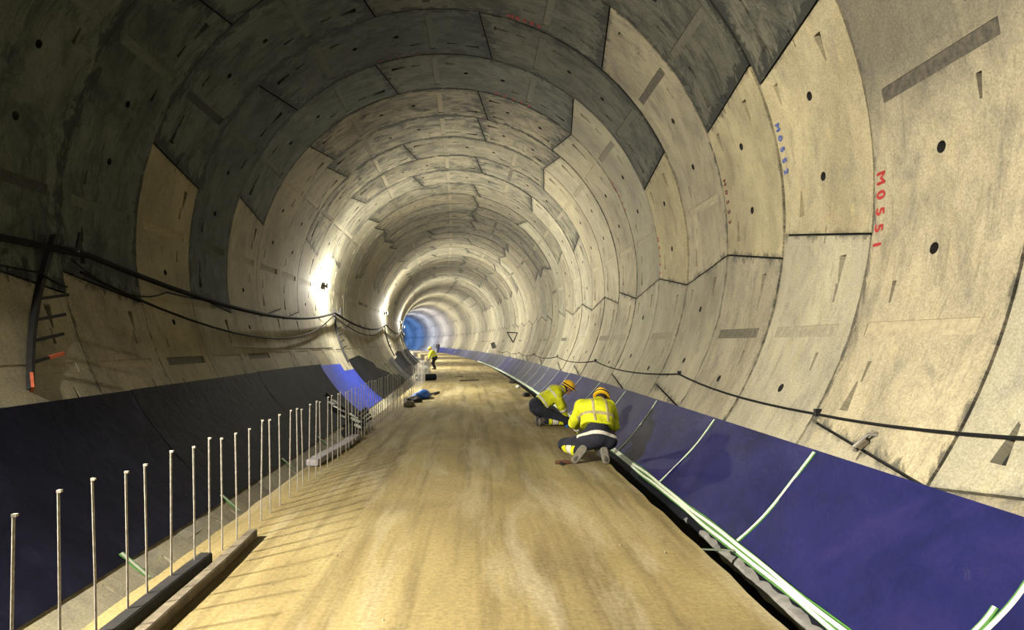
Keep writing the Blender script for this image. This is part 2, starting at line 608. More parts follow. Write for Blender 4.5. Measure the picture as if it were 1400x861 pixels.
def ring_layout(key):
    """key segment covers units key..key+1; seams above it fall, seams below it climb"""
    segs = [(key, 1, 1, -1)]
    a = key + 1
    for i in range(6):
        lo = -1 if i <= 2 else 1
        hi = -1 if i < 2 else 1
        segs.append((a, 2, lo, hi))
        a += 2
    return segs


KEYS = {-2: 3, -1: -2, 0: 1, 1: 0, 2: 0, 3: -1, 4: 0, 5: -1, 6: 2, 7: 2, 8: -1, 9: 0, 10: -1, 11: 0, 12: 2}
lining = tag(empty('wall_lining'), 'ribbed tunnel wall of pale precast concrete ring segments', None, None, 'structure')
TONES = {}


def seg_tone(n, th):
    """soot and casting batch of the single segment"""
    rnd = random.Random(n * 1000 + int(th * 3))
    th = (th + 180) % 360 - 180
    blue = 0.0
    t = rnd.uniform(.86, 1.08)
    g = rnd.uniform(.05, .35)
    blue = 0.0
    if 24 < th < (172 if n < 6 else 150):
        t = rnd.uniform(.62, .84); g = rnd.uniform(.5, .95)
        if n < 6: t *= (.46 if th > 90 else .52); blue = .24 if th > 90 else .08          # near ceiling shade painted in over the soot, with a bluish cast
    elif th >= 150 or th < -120:
        t = rnd.uniform(.78, .95); g = rnd.uniform(.10, .35)
        if n < 3 and th > 0: t *= .40; blue = .26; g = .7  # shade of the near upper left wall mixed into the tone
    w = rnd.uniform(-.03, .03) - (blue if n < 6 else 0)
    return (t * (1 + w), t, t * (1 - w)), g


FIX = {(1, 9.7): ((1.14, 1.10, .98), .12), (2, 9.7): ((1.1, 1.06, .92), .2), (4, 9.7): ((1.08, 1.03, .86), .15),
       (0, -4.1): ((.98, .95, .90), .35), (1, 37.4): ((.50, .51, .49), .9), (0, 37.4): ((.5, .5, .48), .9),
       (3, 189.7): ((.86, .83, .71), .15), (3, 37.4): ((.72, .70, .62), .5)}
seg_objs = {}


def place_segment(n, unit, span, lo, hi, far=None):
    thc = TH0 + UNIT * (unit + span / 2)
    a0, a1 = (thc - span * UNIT / 2) % 360, (thc + span * UNIT / 2) % 360
    if 229 < a0 < 311 and 229 < a1 < 311 and a0 < a1:
        return None                      # wholly buried under the floor
    c, p = frame(Z0 + n * W)
    rr = random.Random(n * 77 + unit)
    lip = 1 + rr.uniform(-.0012, .0016)
    mat = Matrix.Translation((c.x, c.y, CZ)) @ Matrix.Rotation(p, 4, 'Z') @ Matrix.Rotation(-rad(thc), 4, 'Y') @ Matrix.Diagonal((lip, 1, lip, 1))
    if far is not None:
        far.append((SEG[(span, lo, hi)], mat)); return None
    o = link('segment', SEG[(span, lo, hi)], [], lining)
    o.matrix_world = mat
    tone, g = seg_tone(n, thc)
    for (fn, ft), tv in FIX.items():
        if fn == n and abs(((thc - ft + 180) % 360) - 180) < 5:
            tone, g = tv
    o['tone'] = tone
    o['grime'] = g
    o['soot'] = .45 if (n, unit) == (0, -1 % 13) or (n == 0 and abs(thc % 360 - (-4.1) % 360) < 3) else 99.0
    o['groove'] = {0: 1.0, 3: .9}.get(n, random.Random(n * 7 + unit).choice([0, .2, .5, .8]))
    seg_objs[(n, unit % 13)] = o
    return o


NEAR0, NEAR1 = -2, 40
far_parts = []
for n in range(-14, 98):
    key = KEYS.get(n, random.Random(n * 31 + 5).choice([0, -1, 2, 0, 2, -1, 5]))
    for unit, span, lo, hi in ring_layout(key):
        place_segment(n, unit, span, lo, hi, None if NEAR0 <= n <= NEAR1 else far_parts)
# the far rings and those behind the camera, too small to pick apart: one mesh
FLITE = {}
for k_ in SEG:
    FLITE[SEG[k_]] = make_segment_mesh(*k_, detail=False)
bm = bmesh.new()
for me, mat in far_parts:
    t = FLITE[me].copy()
    t.transform(mat)
    bm.from_mesh(t)
    bpy.data.meshes.remove(t)
fm = bpy.data.meshes.new('segment_run')
bm.to_mesh(fm); bm.free()
fm.materials.append(M['conc'])
fr = link('segment_run', fm, [], lining)
fr['tone'] = (.78, .77, .72); fr['grime'] = .4; fr['soot'] = 99.0
tag(fr, None, None, None, 'stuff')
# dark backing tube added behind the lining to block light and darken joints
v, f = [], []
ss = frange(Z0 - 14 * W - .1, Z0 + 98 * W, W)
NA = 72
for s in ss:
    for i in range(NA):
        v.append(onwall(360 * i / NA, s, R + .075))
for j in range(len(ss) - 1):
    for i in range(NA):
        k = (i + 1) % NA
        f.append((j * NA + i, j * NA + k, (j + 1) * NA + k, (j + 1) * NA + i))
pydata('joint_gasket', v, f, M['back'], lining, True)

# ------------------------------------------------------------------ floor, trench beds, kerb
ss = frange(-20.5, 30, .35) + frange(32, 180, 2.0)


def edge_jig(i, s):
    if i in (1, 6):                       # ragged top edges of the screed
        return (.010 * math.sin(s * 7.1) + .008 * math.sin(s * 17.3 + 1) + .008 * math.sin(s * 31.0), 0)
    if i in (2, 3, 4, 5):
        return (0, .008 * math.sin(s * 1.3 + i * 2) + .006 * math.sin(s * 3.1 + i))
    return (0, 0)


prof = [(EDGE_L - .03, BED - .1), (EDGE_L, FLOOR), (-.8, FLOOR), (.1, FLOOR + .01), (1.0, FLOOR), (1.8, FLOOR), (EDGE_R, FLOOR), (EDGE_R + .03, BED - .1)]
fl = strip_mesh('floor', prof, ss, M['floor'], None, True, True, None, edge_jig)
tag(fl, 'dusty ochre concrete roadway running down the tunnel', None, None, 'structure')
lw = -math.sqrt(R * R - (BED - CZ) ** 2)
bl = strip_mesh('floor_left_trench', [(lw - .15, BED - .3), (lw - .15, BED), (-2.2, BED + .01), (EDGE_L + .1, BED), (EDGE_L + .1, BED - .3)], ss, M['bed'], None, False)
tag(bl, 'sunken concrete bed of the left trench', None, None, 'structure')
br = strip_mesh('floor_right_trench', [(EDGE_R - .1, BED - .3), (EDGE_R - .1, BED), (2.8, BED + .01), (-lw + .15, BED), (-lw + .15, BED - .3)], ss, M['bed'], None, False)
tag(br, 'sunken concrete bed of the right trench', None, None, 'structure')
# left kerb: cast lengths lying against the wall foot
KT = CZ + R * math.sin(rad(-126.6))
ko = R * math.cos(rad(-126.6))
kerb = tag(empty('trim_kerb'), 'low grey concrete kerb at the foot of the left wall', None, None, 'structure')
s = -3.0
i = 0
while s < 60:
    L = 2.4 if i % 3 else 1.9
    dz = random.uniform(-.015, .02)
    pr = [(ko - .5, KT - .5), (ko - .03, KT + .015 + dz), (ko + .13, KT - .10 + dz), (ko + .145, KT - .13 + dz), (ko + .15, BED - .05)]
    strip_mesh('kerb_stone', pr, frange(s + .008, s + L - .008, .3), M['ledge'], kerb, False, True, None,
               lambda i_, s_: (.012 * math.sin(s_ * 5 + i_), .006 * math.sin(s_ * 9 + i_ * 2)))
    s += L; i += 1
# mortar haunch under the right membrane
ht = -48.95
strip_mesh('trim_haunch', [(R * math.cos(rad(ht)) + .05, CZ + R * math.sin(rad(ht)) + .03), (R * math.cos(rad(ht)) - .06, CZ + R * math.sin(rad(ht)) + .0),
                           (R * math.cos(rad(ht - .4)) - .07, CZ + R * math.sin(rad(ht - .6))), (R * math.cos(rad(ht - .7)) - .04, CZ + R * math.sin(rad(ht - .7)) - .01), (R * math.cos(rad(ht - 2)) + .1, CZ + R * math.sin(rad(ht - 2)))],
           frange(-6, 8.0, .10), M['lump'], None, True, True, None,
           lambda i_, s_: (.012 * math.sin(s_ * 11 + i_) * math.sin(s_ * 4.3) + max(0, (s_ - 5.5) * .04), .010 * math.sin(s_ * 7 + i_ * 1.7) + .008 * math.sin(s_ * 23)))
tag(bpy.data.objects['trim_haunch'], 'rough grey mortar haunch below the white edge strip', None, None, 'structure')


# ------------------------------------------------------------------ membranes
def wall_sheet(name, s0, s1, ta0, ta1, tb, mat, parent, thick=.006, lift=.012, wav=.006, seed=0, ds=.18, dth=1.2):
    """curved sheet on the wall between distances s0..s1, upper edge ta0 -> ta1, lower edge tb (degrees)"""
    ns = max(2, int((s1 - s0) / ds)); nt = max(3, int(abs(ta0 - tb) / dth))
    v, f, uv = [], [], []
    for side in (0, 1):
        for j in range(ns + 1):
            a = j / ns
            s = s0 + (s1 - s0) * a
            ta = ta0 + (ta1 - ta0) * a
            for i in range(nt + 1):
                th = ta + (tb - ta) * i / nt
                w_ = wav * (math.sin(s * 2.1 + th * .33 + seed) + .6 * math.sin(s * 4.7 - th * .5 + seed * 2))
                e = min(1, min(i, nt - i) / 2)
                v.append(onwall(th, s, R - lift - (thick if side else 0) - w_ * e - .004))
                uv.append((rad(th) * R + seed * 3.7, s + seed * 1.3))
    m = nt + 1; off = (ns + 1) * m
    for j in range(ns):
        for i in range(nt):
            a, b, c, d = j * m + i, j * m + i + 1, (j + 1) * m + i + 1, (j + 1) * m + i
            f.append((a, d, c, b) if False else (a, b, c, d)); f.append((off + d, off + c, off + b, off + a))
    bd = [i for i in range(m)] + [j * m + nt for j in range(1, ns + 1)] + [ns * m + i for i in range(nt - 1, -1, -1)] + [j * m for j in range(ns - 1, 0, -1)]
    for i in range(len(bd)):
        a, b = bd[i], bd[(i + 1) % len(bd)]
        f.append((a, b, off + b, off + a))
    o = pydata(name, v, f, mat, parent, True, None, uv, 40)
    return o


def weld(s, t0, t1, parent, w=.055, lean=0.0, name='weld_strip', lift=.03):
    """white strip with green edges running down the wall"""
    mb = MB()
    ths = [t0 + (t1 - t0) * i / 16 for i in range(17)]
    for (a, b, mi, dl) in ((-w / 2, -w * .27, 1, 0), (-w * .27, w * .27, 0, .003), (w * .27, w / 2, 1, 0)):
        vv, ff = [], []
        for i, th in enumerate(ths):
            q = s + lean * (i / 16) + .01 * math.sin(i * .5 + s)
            for (x, d) in ((a, 0), (a, .008 + dl), (b, .008 + dl), (b, 0)):
                vv.append(onwall(th, q + x, R - lift + .01 - d))
        for i in range(16):
            for k in range(4):
                k2 = (k + 1) % 4
                ff.append((i * 4 + k, i * 4 + k2, i * 4 + 4 + k2, i * 4 + 4 + k))
        ff += [(3, 2, 1, 0), (64, 65, 66, 67)]
        mb.add(vv, ff, mi)
    return mb.build(name, [M['white'], M['green']], parent)


memR = tag(empty('membrane_lining', at(3.2, 5, -1.2)), 'blue waterproof membrane of welded sheets along the lower right wall', 'membrane')
memR.matrix_world = Matrix.Identity(4)
welds = [(-3.2, 0), (-.9, 0), (1.6, 0), (3.3, 0), (5.77, 0), (8.2, .05), (10.85, -.2), (13.05, .1), (15.7, .4), (18.25, .4), (20.4, .3), (22.6, .3), (25.2, 0), (27.7, 0), (30.2, 0), (32.8, 0), (35.6, -.4), (37.9, 0), (41, 0), (44.5, 0), (48, 0), (52, 0), (56.5, 0), (61.7, .2), (67, 0), (73, 0), (80, 0), (87, 0), (95, 0), (105, 0), (120, 0)]
for i in range(len(welds) - 1):
    s0, s1 = welds[i][0], welds[i + 1][0]
    mid = (s0 + s1) / 2
    m = M['blue']
    if 23 < mid < 26.5 or 28 < mid < 34 or 44 < mid < 90: m = M['greyblue']
    tt = -33.5 - (.3 if 20 < mid < 27 else 0)
    wall_sheet('underlay_sheet', s0, s1, -48.2, -48.2, -57.0, M['black'], memR, seed=i + 90, lift=.004, wav=.0, thick=.002, ds=.6 if s0 < 40 else 1.2)
    wall_sheet('membrane_sheet', s0, s1, tt, tt, -48.4, m, memR, seed=i, ds=.3 if s0 < 40 else 1.2)
    if s0 > 4.5:
        weld(s0, -33.8, -48.0, memR, .06 if s0 < 60 else .12, welds[i][1])
    elif s0 > 3:
        weld(s0, -37.6, -48.0, memR, .055, 0)
        weld(s0 + .06, -40.2, -48.0, memR, .045, 0)
# heavy double strip along the lower edge
for q, (ta, tb, mi) in enumerate(((-47.45, -47.60, 1), (-47.60, -47.98, 0), (-47.98, -48.16, 1), (-48.16, -48.52, 0), (-48.52, -48.66, 1))):
    v, f = [], []
    sl = frange(-4, 62, .25)
    for j, s in enumerate(sl):
        wv = .09 * math.sin(s * 2.3 + q * .9) + .04 * math.sin(s * 5.1 + q)
        for (th, d) in ((ta, .012), (ta, .034 + .004 * (mi == 0)), (tb, .034 + .004 * (mi == 0)), (tb, .012)):
            v.append(onwall(th + wv, s, R - d - .02))
    for j in range(len(sl) - 1):
        for k in range(4):
            k2 = (k + 1) % 4
            f.append((j * 4 + k, j * 4 + k2, j * 4 + 4 + k2, j * 4 + 4 + k))
    f += [(3, 2, 1, 0), tuple(len(v) - 4 + k for k in range(4))]
    pydata('edge_strip', v, f, M['white'] if mi == 0 else M['green'], memR)

memL = tag(empty('membrane_lining'), 'charcoal waterproof membrane of overlapping sheets along the lower left wall', 'membrane')
LS = [(-4.0, -1.4, 208.6, 208.6, 'navy'), (-1.4, 1.0, 208.6, 208.6, 'navy'), (1.0, 3.6, 208.6, 208.6, 'navy'), (3.6, 6.2, 208.6, 208.6, 'navy'), (6.2, 8.6, 208.6, 208.6, 'navy'), (8.6, 11.0, 208.5, 208.5, 'black'),
      (11.0, 13.6, 208.5, 208.4, 'black'), (13.6, 16.3, 208.3, 208.4, 'black'), (16.3, 19.2, 208.4, 208.8, 'navy'), (19.2, 22.0, 209.2, 210.0, 'vivid'), (22.0, 24.0, 213.5, 213.8, 'vivid'),
      (24.0, 26.8, 208.5, 207.0, 'black'), (26.8, 29.6, 207.0, 213.0, 'black'), (29.6, 32.5, 216.0, 222.5, 'black'), (32.5, 36.0, 224.0, 227.0, 'black')]
for k in range(16):
    s = 36.0 + k * 3.5
    LS.append((s, s + 3.5, (214 if k < 2 else 208) + (k % 3), (212 if k < 2 else 208) + (k % 2), 'black' if k % 4 else 'greyblue'))
for i, (s0, s1, a, b, mt) in enumerate(LS):
    wall_sheet('membrane_sheet', s0, s1 + .09, a, b, 233.5, M[mt], memL, seed=i + 50, lift=.012 + .002 * (i % 2), wav=.001, thick=.003, ds=.3 if s0 < 40 else .8)
for s in (6.2, 8.6, 11.3, 13.9):          # green-edged weld strips lapping over the kerb
    a, b = at(ko - .06, s, KT + .075), at(ko + .26, s, KT - .20)
    d_ = (b - a).normalized(); side = Vector((0, 1, 0))
    MB().bar(a, b, .042, .012, mi=0).bar(a + side * .028, b + side * .028, .014, .014, mi=1).bar(a - side * .028, b - side * .028, .014, .014, mi=1).build('weld_strip', [M['white'], M['green']], memL)
for s in (32.6, 34.0, 35.6, 37.6):
    weld(s, 214, 230, memL, .10, 0, lift=.05)

# ------------------------------------------------------------------ cables
def sag(pts, k=8):
    """pts: (theta, s, r, sag_deg to next) -> smooth hanging line on the wall"""
    out = []
    for (a, b) in zip(pts[:-1], pts[1:]):
        for i in range(k):
            t = i / k
            out.append(onwall(a[0] + (b[0] - a[0]) * t + a[3] * 4 * t * (1 - t), a[1] + (b[1] - a[1]) * t, a[2] + (b[2] - a[2]) * t))
    out.append(onwall(pts[-1][0], pts[-1][1], pts[-1][2]))
    return out


def thing(o, label, cat, group=None):
    return tag(o, label, cat, group)


# right wall: thin black cable hanging from clips
hooks = [(-26.6, -3.0), (-26.7, 3.2), (-29.2, 6.1), (-26.9, 10.55), (-26.85, 17.75), (-27.4, 24.9), (-28.2, 32.2), (-28.6, 39.0), (-28.8, 46.0), (-28.8, 54.0)]
pts = []
for i, (t, s) in enumerate(hooks):
    sg = -1.6 if s > 10 else (.0 if s > 5.5 and s < 6.5 else -.6)
    if i == 2: sg = -.9
    pts.append((t, s, R - .02, sg))
cr = tag(empty('cable_run'), 'thin black cable sagging between clips above the blue membrane', 'cable')
MB().tube(sag(pts), .014, 6).build('cable', M['cable'], cr, True)
for (t, s) in hooks[1:8]:
    MB().box(onwall(t + .25, s, R - .015), (.03, .02, .035)).build('clip', M['darksteel'], cr)
# left wall: heavy main cable plus companions
HL = [(-174.6, -6.0), (-174.6, 1.0), (-174.9, 8.3), (-174.2, 23.4), (-175.4, 41.0), (-175, 60), (-175, 79), (-175, 98)]
o = MB().tube(sag([(t, s, R - .16, (0.2 if s < 5 else 6.0)) for t, s in HL], 14), .042, 8).build('power_cable', M['cable'], None, True)
thing(o, 'thick black power cable hung in long sags along the left wall', 'cable')
o = MB().tube(sag([(-172.0, 8.2, R - .10, 11.2), (-173.0, 23.4, R - .10, 9.0), (-174.5, 41.0, R - .1, 8)], 16), .020, 6).build('hanging_cable', M['cable'], None, True)
thing(o, 'thinner black cable drooping lowest between left wall brackets', 'cable')
o = MB().tube(sag([(-171.6, 6.0, R - .10, 0.2), (-170.8, 7.42, R - .10, .3), (-169.4, 7.96, R - .04, 0)], 8), .013, 6).build('cable_tail', M['cable'], None, True)
thing(o, 'short thin cable crossing the nearest wall bracket', 'cable')
o = MB().tube(sag([(-174.0, 8.1, R - .06, 3.0), (-171.2, 10.6, R - .03, 0.2), (-170.6, 13.4, R - .03, 0)], 8), .011, 6).build('thin_cable', M['cable'], None, True)
thing(o, 'thin cable running close beneath the thick power cable', 'cable')
o = MB().tube(sag([(-159.0, 13.0, R - .012, .3), (-158.0, 22.2, R - .012, 0)], 12), .007, 5).build('wall_wire', M['cable2'], None, True)
thing(o, 'faint thin wire along the left wall above the membrane', 'wire')


# ------------------------------------------------------------------ wall brackets with arms
def bracket(s, label, group, t0=-177.5, t1=-153.5, ds=-1.1, near=False):
    b = tag(empty('cable_bracket', onwall(t1, s, R)), label, 'bracket', group)
    inv = Matrix.Translation(-b.location)
    ths = [t0 + (t1 - t0) * i / 14 for i in range(15)]
    sp = lambda i: s + ds * (i / 14)
    mb = MB()
    vv, ff = [], []
    for i, th in enumerate(ths):
        w = .036 - .012 * (i / 14)
        for (x, r_) in ((-w, R - .005), (-w, R - .075), (w, R - .075), (w, R - .005)):
            vv.append(inv @ onwall(th, sp(i) + x, r_))
    for i in range(14):
        for k in range(4):
            k2 = (k + 1) % 4
            ff.append((i * 4 + k, i * 4 + k2, i * 4 + 4 + k2, i * 4 + 4 + k))
    ff += [(3, 2, 1, 0), tuple(len(vv) - 4 + k for k in range(4))]
    mb.add(vv, ff)
    mb.build('spine', M['darksteel'], b)
    for q, th in enumerate((-166.9, -163.6, -160.4, -157.2)):
        i = (th - t0) / (t1 - t0) * 14
        p0 = inv @ onwall(th, sp(i), R - .05)
        p1 = inv @ onwall(th - .7, sp(i) + .40, R - .16)
        a = MB().bar(p0, p1, .028, .035).build('arm', M['darksteel'], b)
        if q == 3 and near:
            MB().bar(p0 + (p1 - p0) * .55, p1 + (p1 - p0) * .03, .032, .039).build('painted_tip', M['rust'], a)
    pe = inv @ onwall(t1 + .2, sp(13.9), R - .045)
    if near: MB().bar(pe, inv @ onwall(t1 - 2, sp(12.8), R - .045), .03, .09).build('painted_foot', M['rust'], b)
    h0 = inv @ onwall(t0 + 1.8, s + .05, R - .02)
    MB().bar(h0, inv @ onwall(t0 + 2.5, s + .1, R - .26), .05, .05).bar(inv @ onwall(t0 + 2.5, s + .1, R - .24), inv @ onwall(t0 - .5, s + .14, R - .27), .04, .05).build('hook', M['darksteel'], b)
    return b


bracket(7.85, 'nearest dark steel wall bracket with four stub arms, red-tipped', 'cable brackets on the left wall', near=True)
bracket(23.9, 'dark steel wall bracket by the nearest glaring lamp', 'cable brackets on the left wall', -176.5, -150, -.3)
bracket(41.6, 'dark steel wall bracket by the second glaring lamp', 'cable brackets on the left wall', -176.5, -148, -.3)
bracket(60.2, 'farthest dark steel wall bracket in the tunnel bend', 'cable brackets on the left wall', -176.5, -148, -.3)


# ------------------------------------------------------------------ flood lamps
def lamp(s, th, watts, col, label):
    c, p = frame(s)
    pos = onwall(th, s, R - .02)
    b = tag(empty('flood_lamp', pos, p), label, 'lamp', 'flood lamps on the left wall')
    X, Y, Z = Vector((1, 0, 0)), Vector((0, 1, 0)), Vector((0, 0, 1))
    MB().box((.15, 0, 0), (.035, .13, .08)).box((.11, 0, 0), (.02, .10, .06)).build('housing', M['darksteel'], b)
    MB().box((.191, 0, 0), (.006, .12, .072)).build('lens', M['lens'], b)
    MB().bar((.0, -.19, 0), (.15, -.19, 0), .012, .04).bar((.0, .19, 0), (.15, .19, 0), .012, .04).bar((.01, -.19, 0), (.01, .19, 0), .04, .015).build('yoke', M['darksteel'], b)
    ld = bpy.data.lights.new('flood_beam', 'AREA')
    ld.shape = 'RECTANGLE'; ld.size = .28; ld.size_y = .18
    ld.energy = watts * AREA_W; ld.color = col[:3]
    lo = bpy.data.objects.new('flood_beam', ld)
    lo.matrix_world = Matrix.Translation((.21, 0, 0)) @ Vector((-1, -.38, .48) if s < 5 else (-1, -.30, .08)).to_track_quat('Z', 'Y').to_matrix().to_4x4()
    lo.parent = b
    if s < 5: ld.spread = rad(135)
    C.objects.link(lo)
    ld = bpy.data.lights.new('stray_light', 'POINT')
    ld.energy = watts * POINT_W * (.10 if s < 5 else 1); ld.color = col[:3]; ld.shadow_soft_size = .08
    lo = bpy.data.objects.new('stray_light', ld)
    lo.location = (.27, 0, 0); lo.parent = b
    C.objects.link(lo)


names = ['flood lamp on the left wall behind the viewpoint', 'flood lamp on the left wall just outside the frame beside the camera', 'nearest glaring flood lamp on the left wall', 'second glaring flood lamp along the left wall',
         'third flood lamp along the left wall', 'fourth flood lamp in the tunnel bend', 'fifth flood lamp in the tunnel bend']
for i, (s, th, w_, c_) in enumerate(LAMPS):
    lamp(s, th, w_, c_, names[i] if i < len(names) else 'far flood lamp around the tunnel bend')

# ------------------------------------------------------------------ starter bars along the left floor edge
def rod(s, off, h, lx, ly, label):
    b = at(off, s, FLOOR)
    mb = MB()
    pts = [Vector((0, 0, -.03)), Vector((lx * .3, ly * .3, h * .4)), Vector((lx, ly, h))]
    mb.tube(pts, .0072, 6)
    o = mb.build('starter_bar', M['rebar'], None, True)
    o.location = b
    o['label'] = label; o['category'] = 'rebar'; o['group'] = 'upright starter bars along the left floor edge'
    cap = MB().box((lx + .006, ly, h - .004), (.012, .009, .007)).build('bent_tip', M['rebar'], o)
    return o


rs = [3.02, 3.2, 3.44, 3.68, 3.92, 4.15, 4.49, 4.87, 4.98, 5.30, 5.59, 5.88, 6.17, 6.46, 6.75, 7.07, 7.38, 7.64, 7.92, 8.18, 8.5, 8.85]
rs = [2.95, 3.28, 3.61, 3.92, 4.15, 4.46, 4.80, 5.02, 5.30, 5.56, 5.87, 6.17, 6.46, 6.75, 7.07, 7.38, 7.64, 7.92, 8.18, 8.5, 8.85]
ords = ['nearest', 'second', 'third', 'fourth', 'fifth', 'sixth', 'seventh', 'eighth', 'ninth', 'tenth']
i = 0
s = 8.85
while s < 34:
    s += .30 * random.uniform(.85, 1.15)
    rs.append(s)
rs = [s for s in rs if not 28.2 < s < 29.6]
for i, s in enumerate(rs):
    off = -1.46 + .05 * min(1, (s - 3) / 3) + random.uniform(-.012, .012)
    if s > 18: off += .05
    h = random.uniform(.94, .99)
    if abs(s - 19.7) < .2: h = 1.75
    lb = (ords[i] + ' upright steel starter bar from the camera on the left edge') if i < 10 else 'thin upright steel starter bar in the long left row'
    if h > 1.5: lb = 'tallest pale steel bar standing in the left row'
    rod(s, off, h, random.uniform(-.02, .012), random.uniform(-.01, .01), lb)

# ------------------------------------------------------------------ battens, planks and litter on the floor
def batten(name, a, b, w, h, mat, label, cat='plank', tip=0.0, group=None):
    a, b = Vector(a), Vector(b)
    d = (b - a); L = d.length
    bm = bmesh.new()
    bmesh.ops.create_cube(bm, size=1)
    bmesh.ops.scale(bm, vec=(w, L, h), verts=bm.verts)
    bmesh.ops.bevel(bm, geom=list(bm.edges), offset=min(w, h) * .12, segments=1, affect='EDGES')
    bmesh.ops.subdivide_edges(bm, edges=[e for e in bm.edges if abs((e.verts[0].co - e.verts[1].co).y) > L * .5], cuts=8)
    for v_ in bm.verts:
        v_.co.z += .006 * math.sin(v_.co.y * 3 + a.x * 9); v_.co.x += .006 * math.sin(v_.co.y * 2.2 + 1)
    me = bpy.data.meshes.new(name)
    bm.to_mesh(me); bm.free()
    o = link(name, me, mat)
    o.matrix_world = Matrix.Translation((a + b) / 2) @ d.to_track_quat('Y', 'Z').to_matrix().to_4x4()
    tag(o, label, cat, group)
    return o


F_ = FLOOR
batten('timber_batten', at(-1.44, 2.2, F_ + .05), at(-1.42, 4.98, F_ + .05), .10, .085, M['tarblack'], 'black tarred batten nearest the starter bars, bottom left', 'batten')
batten('timber_batten', at(-1.19, 2.2, F_ + .045), at(-1.285, 5.62, F_ + .045), .085, .08, M['wood'], 'weathered grey-brown batten on the roadway, bottom left', 'batten')
batten('timber_plank', at(-1.62, 8.85, F_ + .055), at(-1.475, 11.3, F_ + .055), .17, .09, M['plankgrey'], 'pale grey plank with dark side lying among the starter bars', 'plank')
batten('timber_stick', at(.22, 28.4, F_ + .025), at(1.05, 29.0, F_ + .025), .08, .04, M['tarblack'], 'long dark stick lying across the far roadway', 'stick')
batten('timber_stick', at(-.05, 31.5, F_ + .02), at(.35, 31.8, F_ + .02), .06, .035, M['tarblack'], 'shorter dark stick lying beyond the long one', 'stick')
# stake across the right trench
a, b = at(2.62, 5.35, F_ - .01), at(3.02, 5.62, -1.86)
o = MB().bar(a, b, .022, .008, mi=0).bar(a + Vector((0, .016, 0)), b + Vector((0, .016, 0)), .010, .009, mi=1).build('trench_strip', [M['white'], M['green']])
tag(o, 'thin pale strip bridging the dark right trench', 'strip')

# rebar / steel offcut pile
pile = tag(empty('steel_offcut_stack', at(-1.85, 13.2, F_)), 'tilted stack of dark steel angles with snow-white plaster crust beside starter bars', 'scrap pile')
pinv = -pile.location
for k in range(7):
    a = at(-2.62 + .05 * k, 13.9 - .14 * k + random.uniform(-.1, .1), F_ + .62 - .045 * k)
    b = at(-1.58 + .02 * k, 12.6 - .12 * k + random.uniform(-.15, .15), F_ + .10 + .03 * (k % 3))
    g_ = MB().bar(a + pinv, b + pinv, .055, .02).bar(a + pinv + Vector((.02, .02, .025)), b + pinv + Vector((.02, .02, .025)), .016, .05).build('steel_angle', M['darksteel'], pile)
    for q in range(2):
        t0 = random.uniform(.05, .8)
        c0 = a + (b - a) * t0 + pinv + Vector((0, 0, .022)); c1 = a + (b - a) * (t0 + random.uniform(.08, .18)) + pinv + Vector((.01, .0, .028))
        MB().bar(c0, c1, .06, .035).build('plaster_crust', M['white'], g_)
for k in range(4):
    a = at(-1.95 + .1 * k, 12.5 + .2 * k, F_ + .08); b = at(-1.58 + .02 * k, 13.0 + .1 * k, F_ + .40 - .08 * k)
    MB().bar(a + pinv, b + pinv, .045, .045).build('steel_angle', M['darksteel'], pile)


def lump(name, c, r, mat, label, cat, sq=(1, 1, .4), seed=0, amp=.25, parent=None, sub=3):
    bm = bmesh.new()
    bmesh.ops.create_icosphere(bm, subdivisions=sub, radius=1)
    rnd = random.Random(seed)
    ph = [rnd.uniform(0, 6) for _ in range(6)]
    for v_ in bm.verts:
        x, y, z = v_.co
        k = 1 + amp * (math.sin(3 * x + ph[0]) * math.sin(2.7 * y + ph[1]) + .5 * math.sin(6 * z + 5 * x + ph[2]) * math.sin(5 * y + ph[3]))
        v_.co = Vector((x * sq[0] * r * k, y * sq[1] * r * k, max(z, -.35) * sq[2] * r * k))
    zmin = min(v_.co.z for v_ in bm.verts)
    for v_ in bm.verts:
        v_.co.z -= zmin
    me = bpy.data.meshes.new(name)
    bm.to_mesh(me); bm.free()
    me.polygons.foreach_set('use_smooth', np.ones(len(me.polygons), bool))
    o = link(name, me, mat, parent)
    o.location = c
    if label: tag(o, label, cat)
    return o


lump('tool_bag', at(-1.63, 11.55, F_), .15, M['tarblack'], 'rumpled black sack at the foot of the scrap pile', 'bag', (1, .8, 1.1), 3)
bs = lump('plastic_sheet', at(-.98, 19.9, F_), .36, M['bluesheet'], 'crumpled bright blue plastic sheet on the left roadway edge', 'sheet', (.85, 1.9, .42), 5, .32)
batten('blue_tube', at(-.72, 20.75, F_ + .05), at(-.52, 21.7, F_ + .05), .09, .05, M['tarblack'], 'dark flattened hose end beside the blue plastic sheet', 'hose')
lump('rubble_heap', at(-1.10, 18.5, F_), .22, M['tarblack'], 'small dark rubble heap before the blue plastic sheet', 'rubble', (.9, 1.6, .5), 8, .4)
lump('rubble_heap', at(-1.12, 17.2, F_), .16, M['wood'], 'brown rubble heap among the starter bars', 'rubble', (.9, 1.8, .6), 9, .4)
# membrane roll
rl = MB().tube([at(-1.75, 28.6, F_ + .15), at(-.95, 29.2, F_ + .15)], .15, 16).tube([at(-1.76, 28.59, F_ + .15), at(-.94, 29.21, F_ + .15)], .05, 10, 1)
o = rl.build('membrane_roll', [M['black'], M['white']], None, True)
tag(o, 'rolled black membrane lying on the left roadway edge', 'roll')
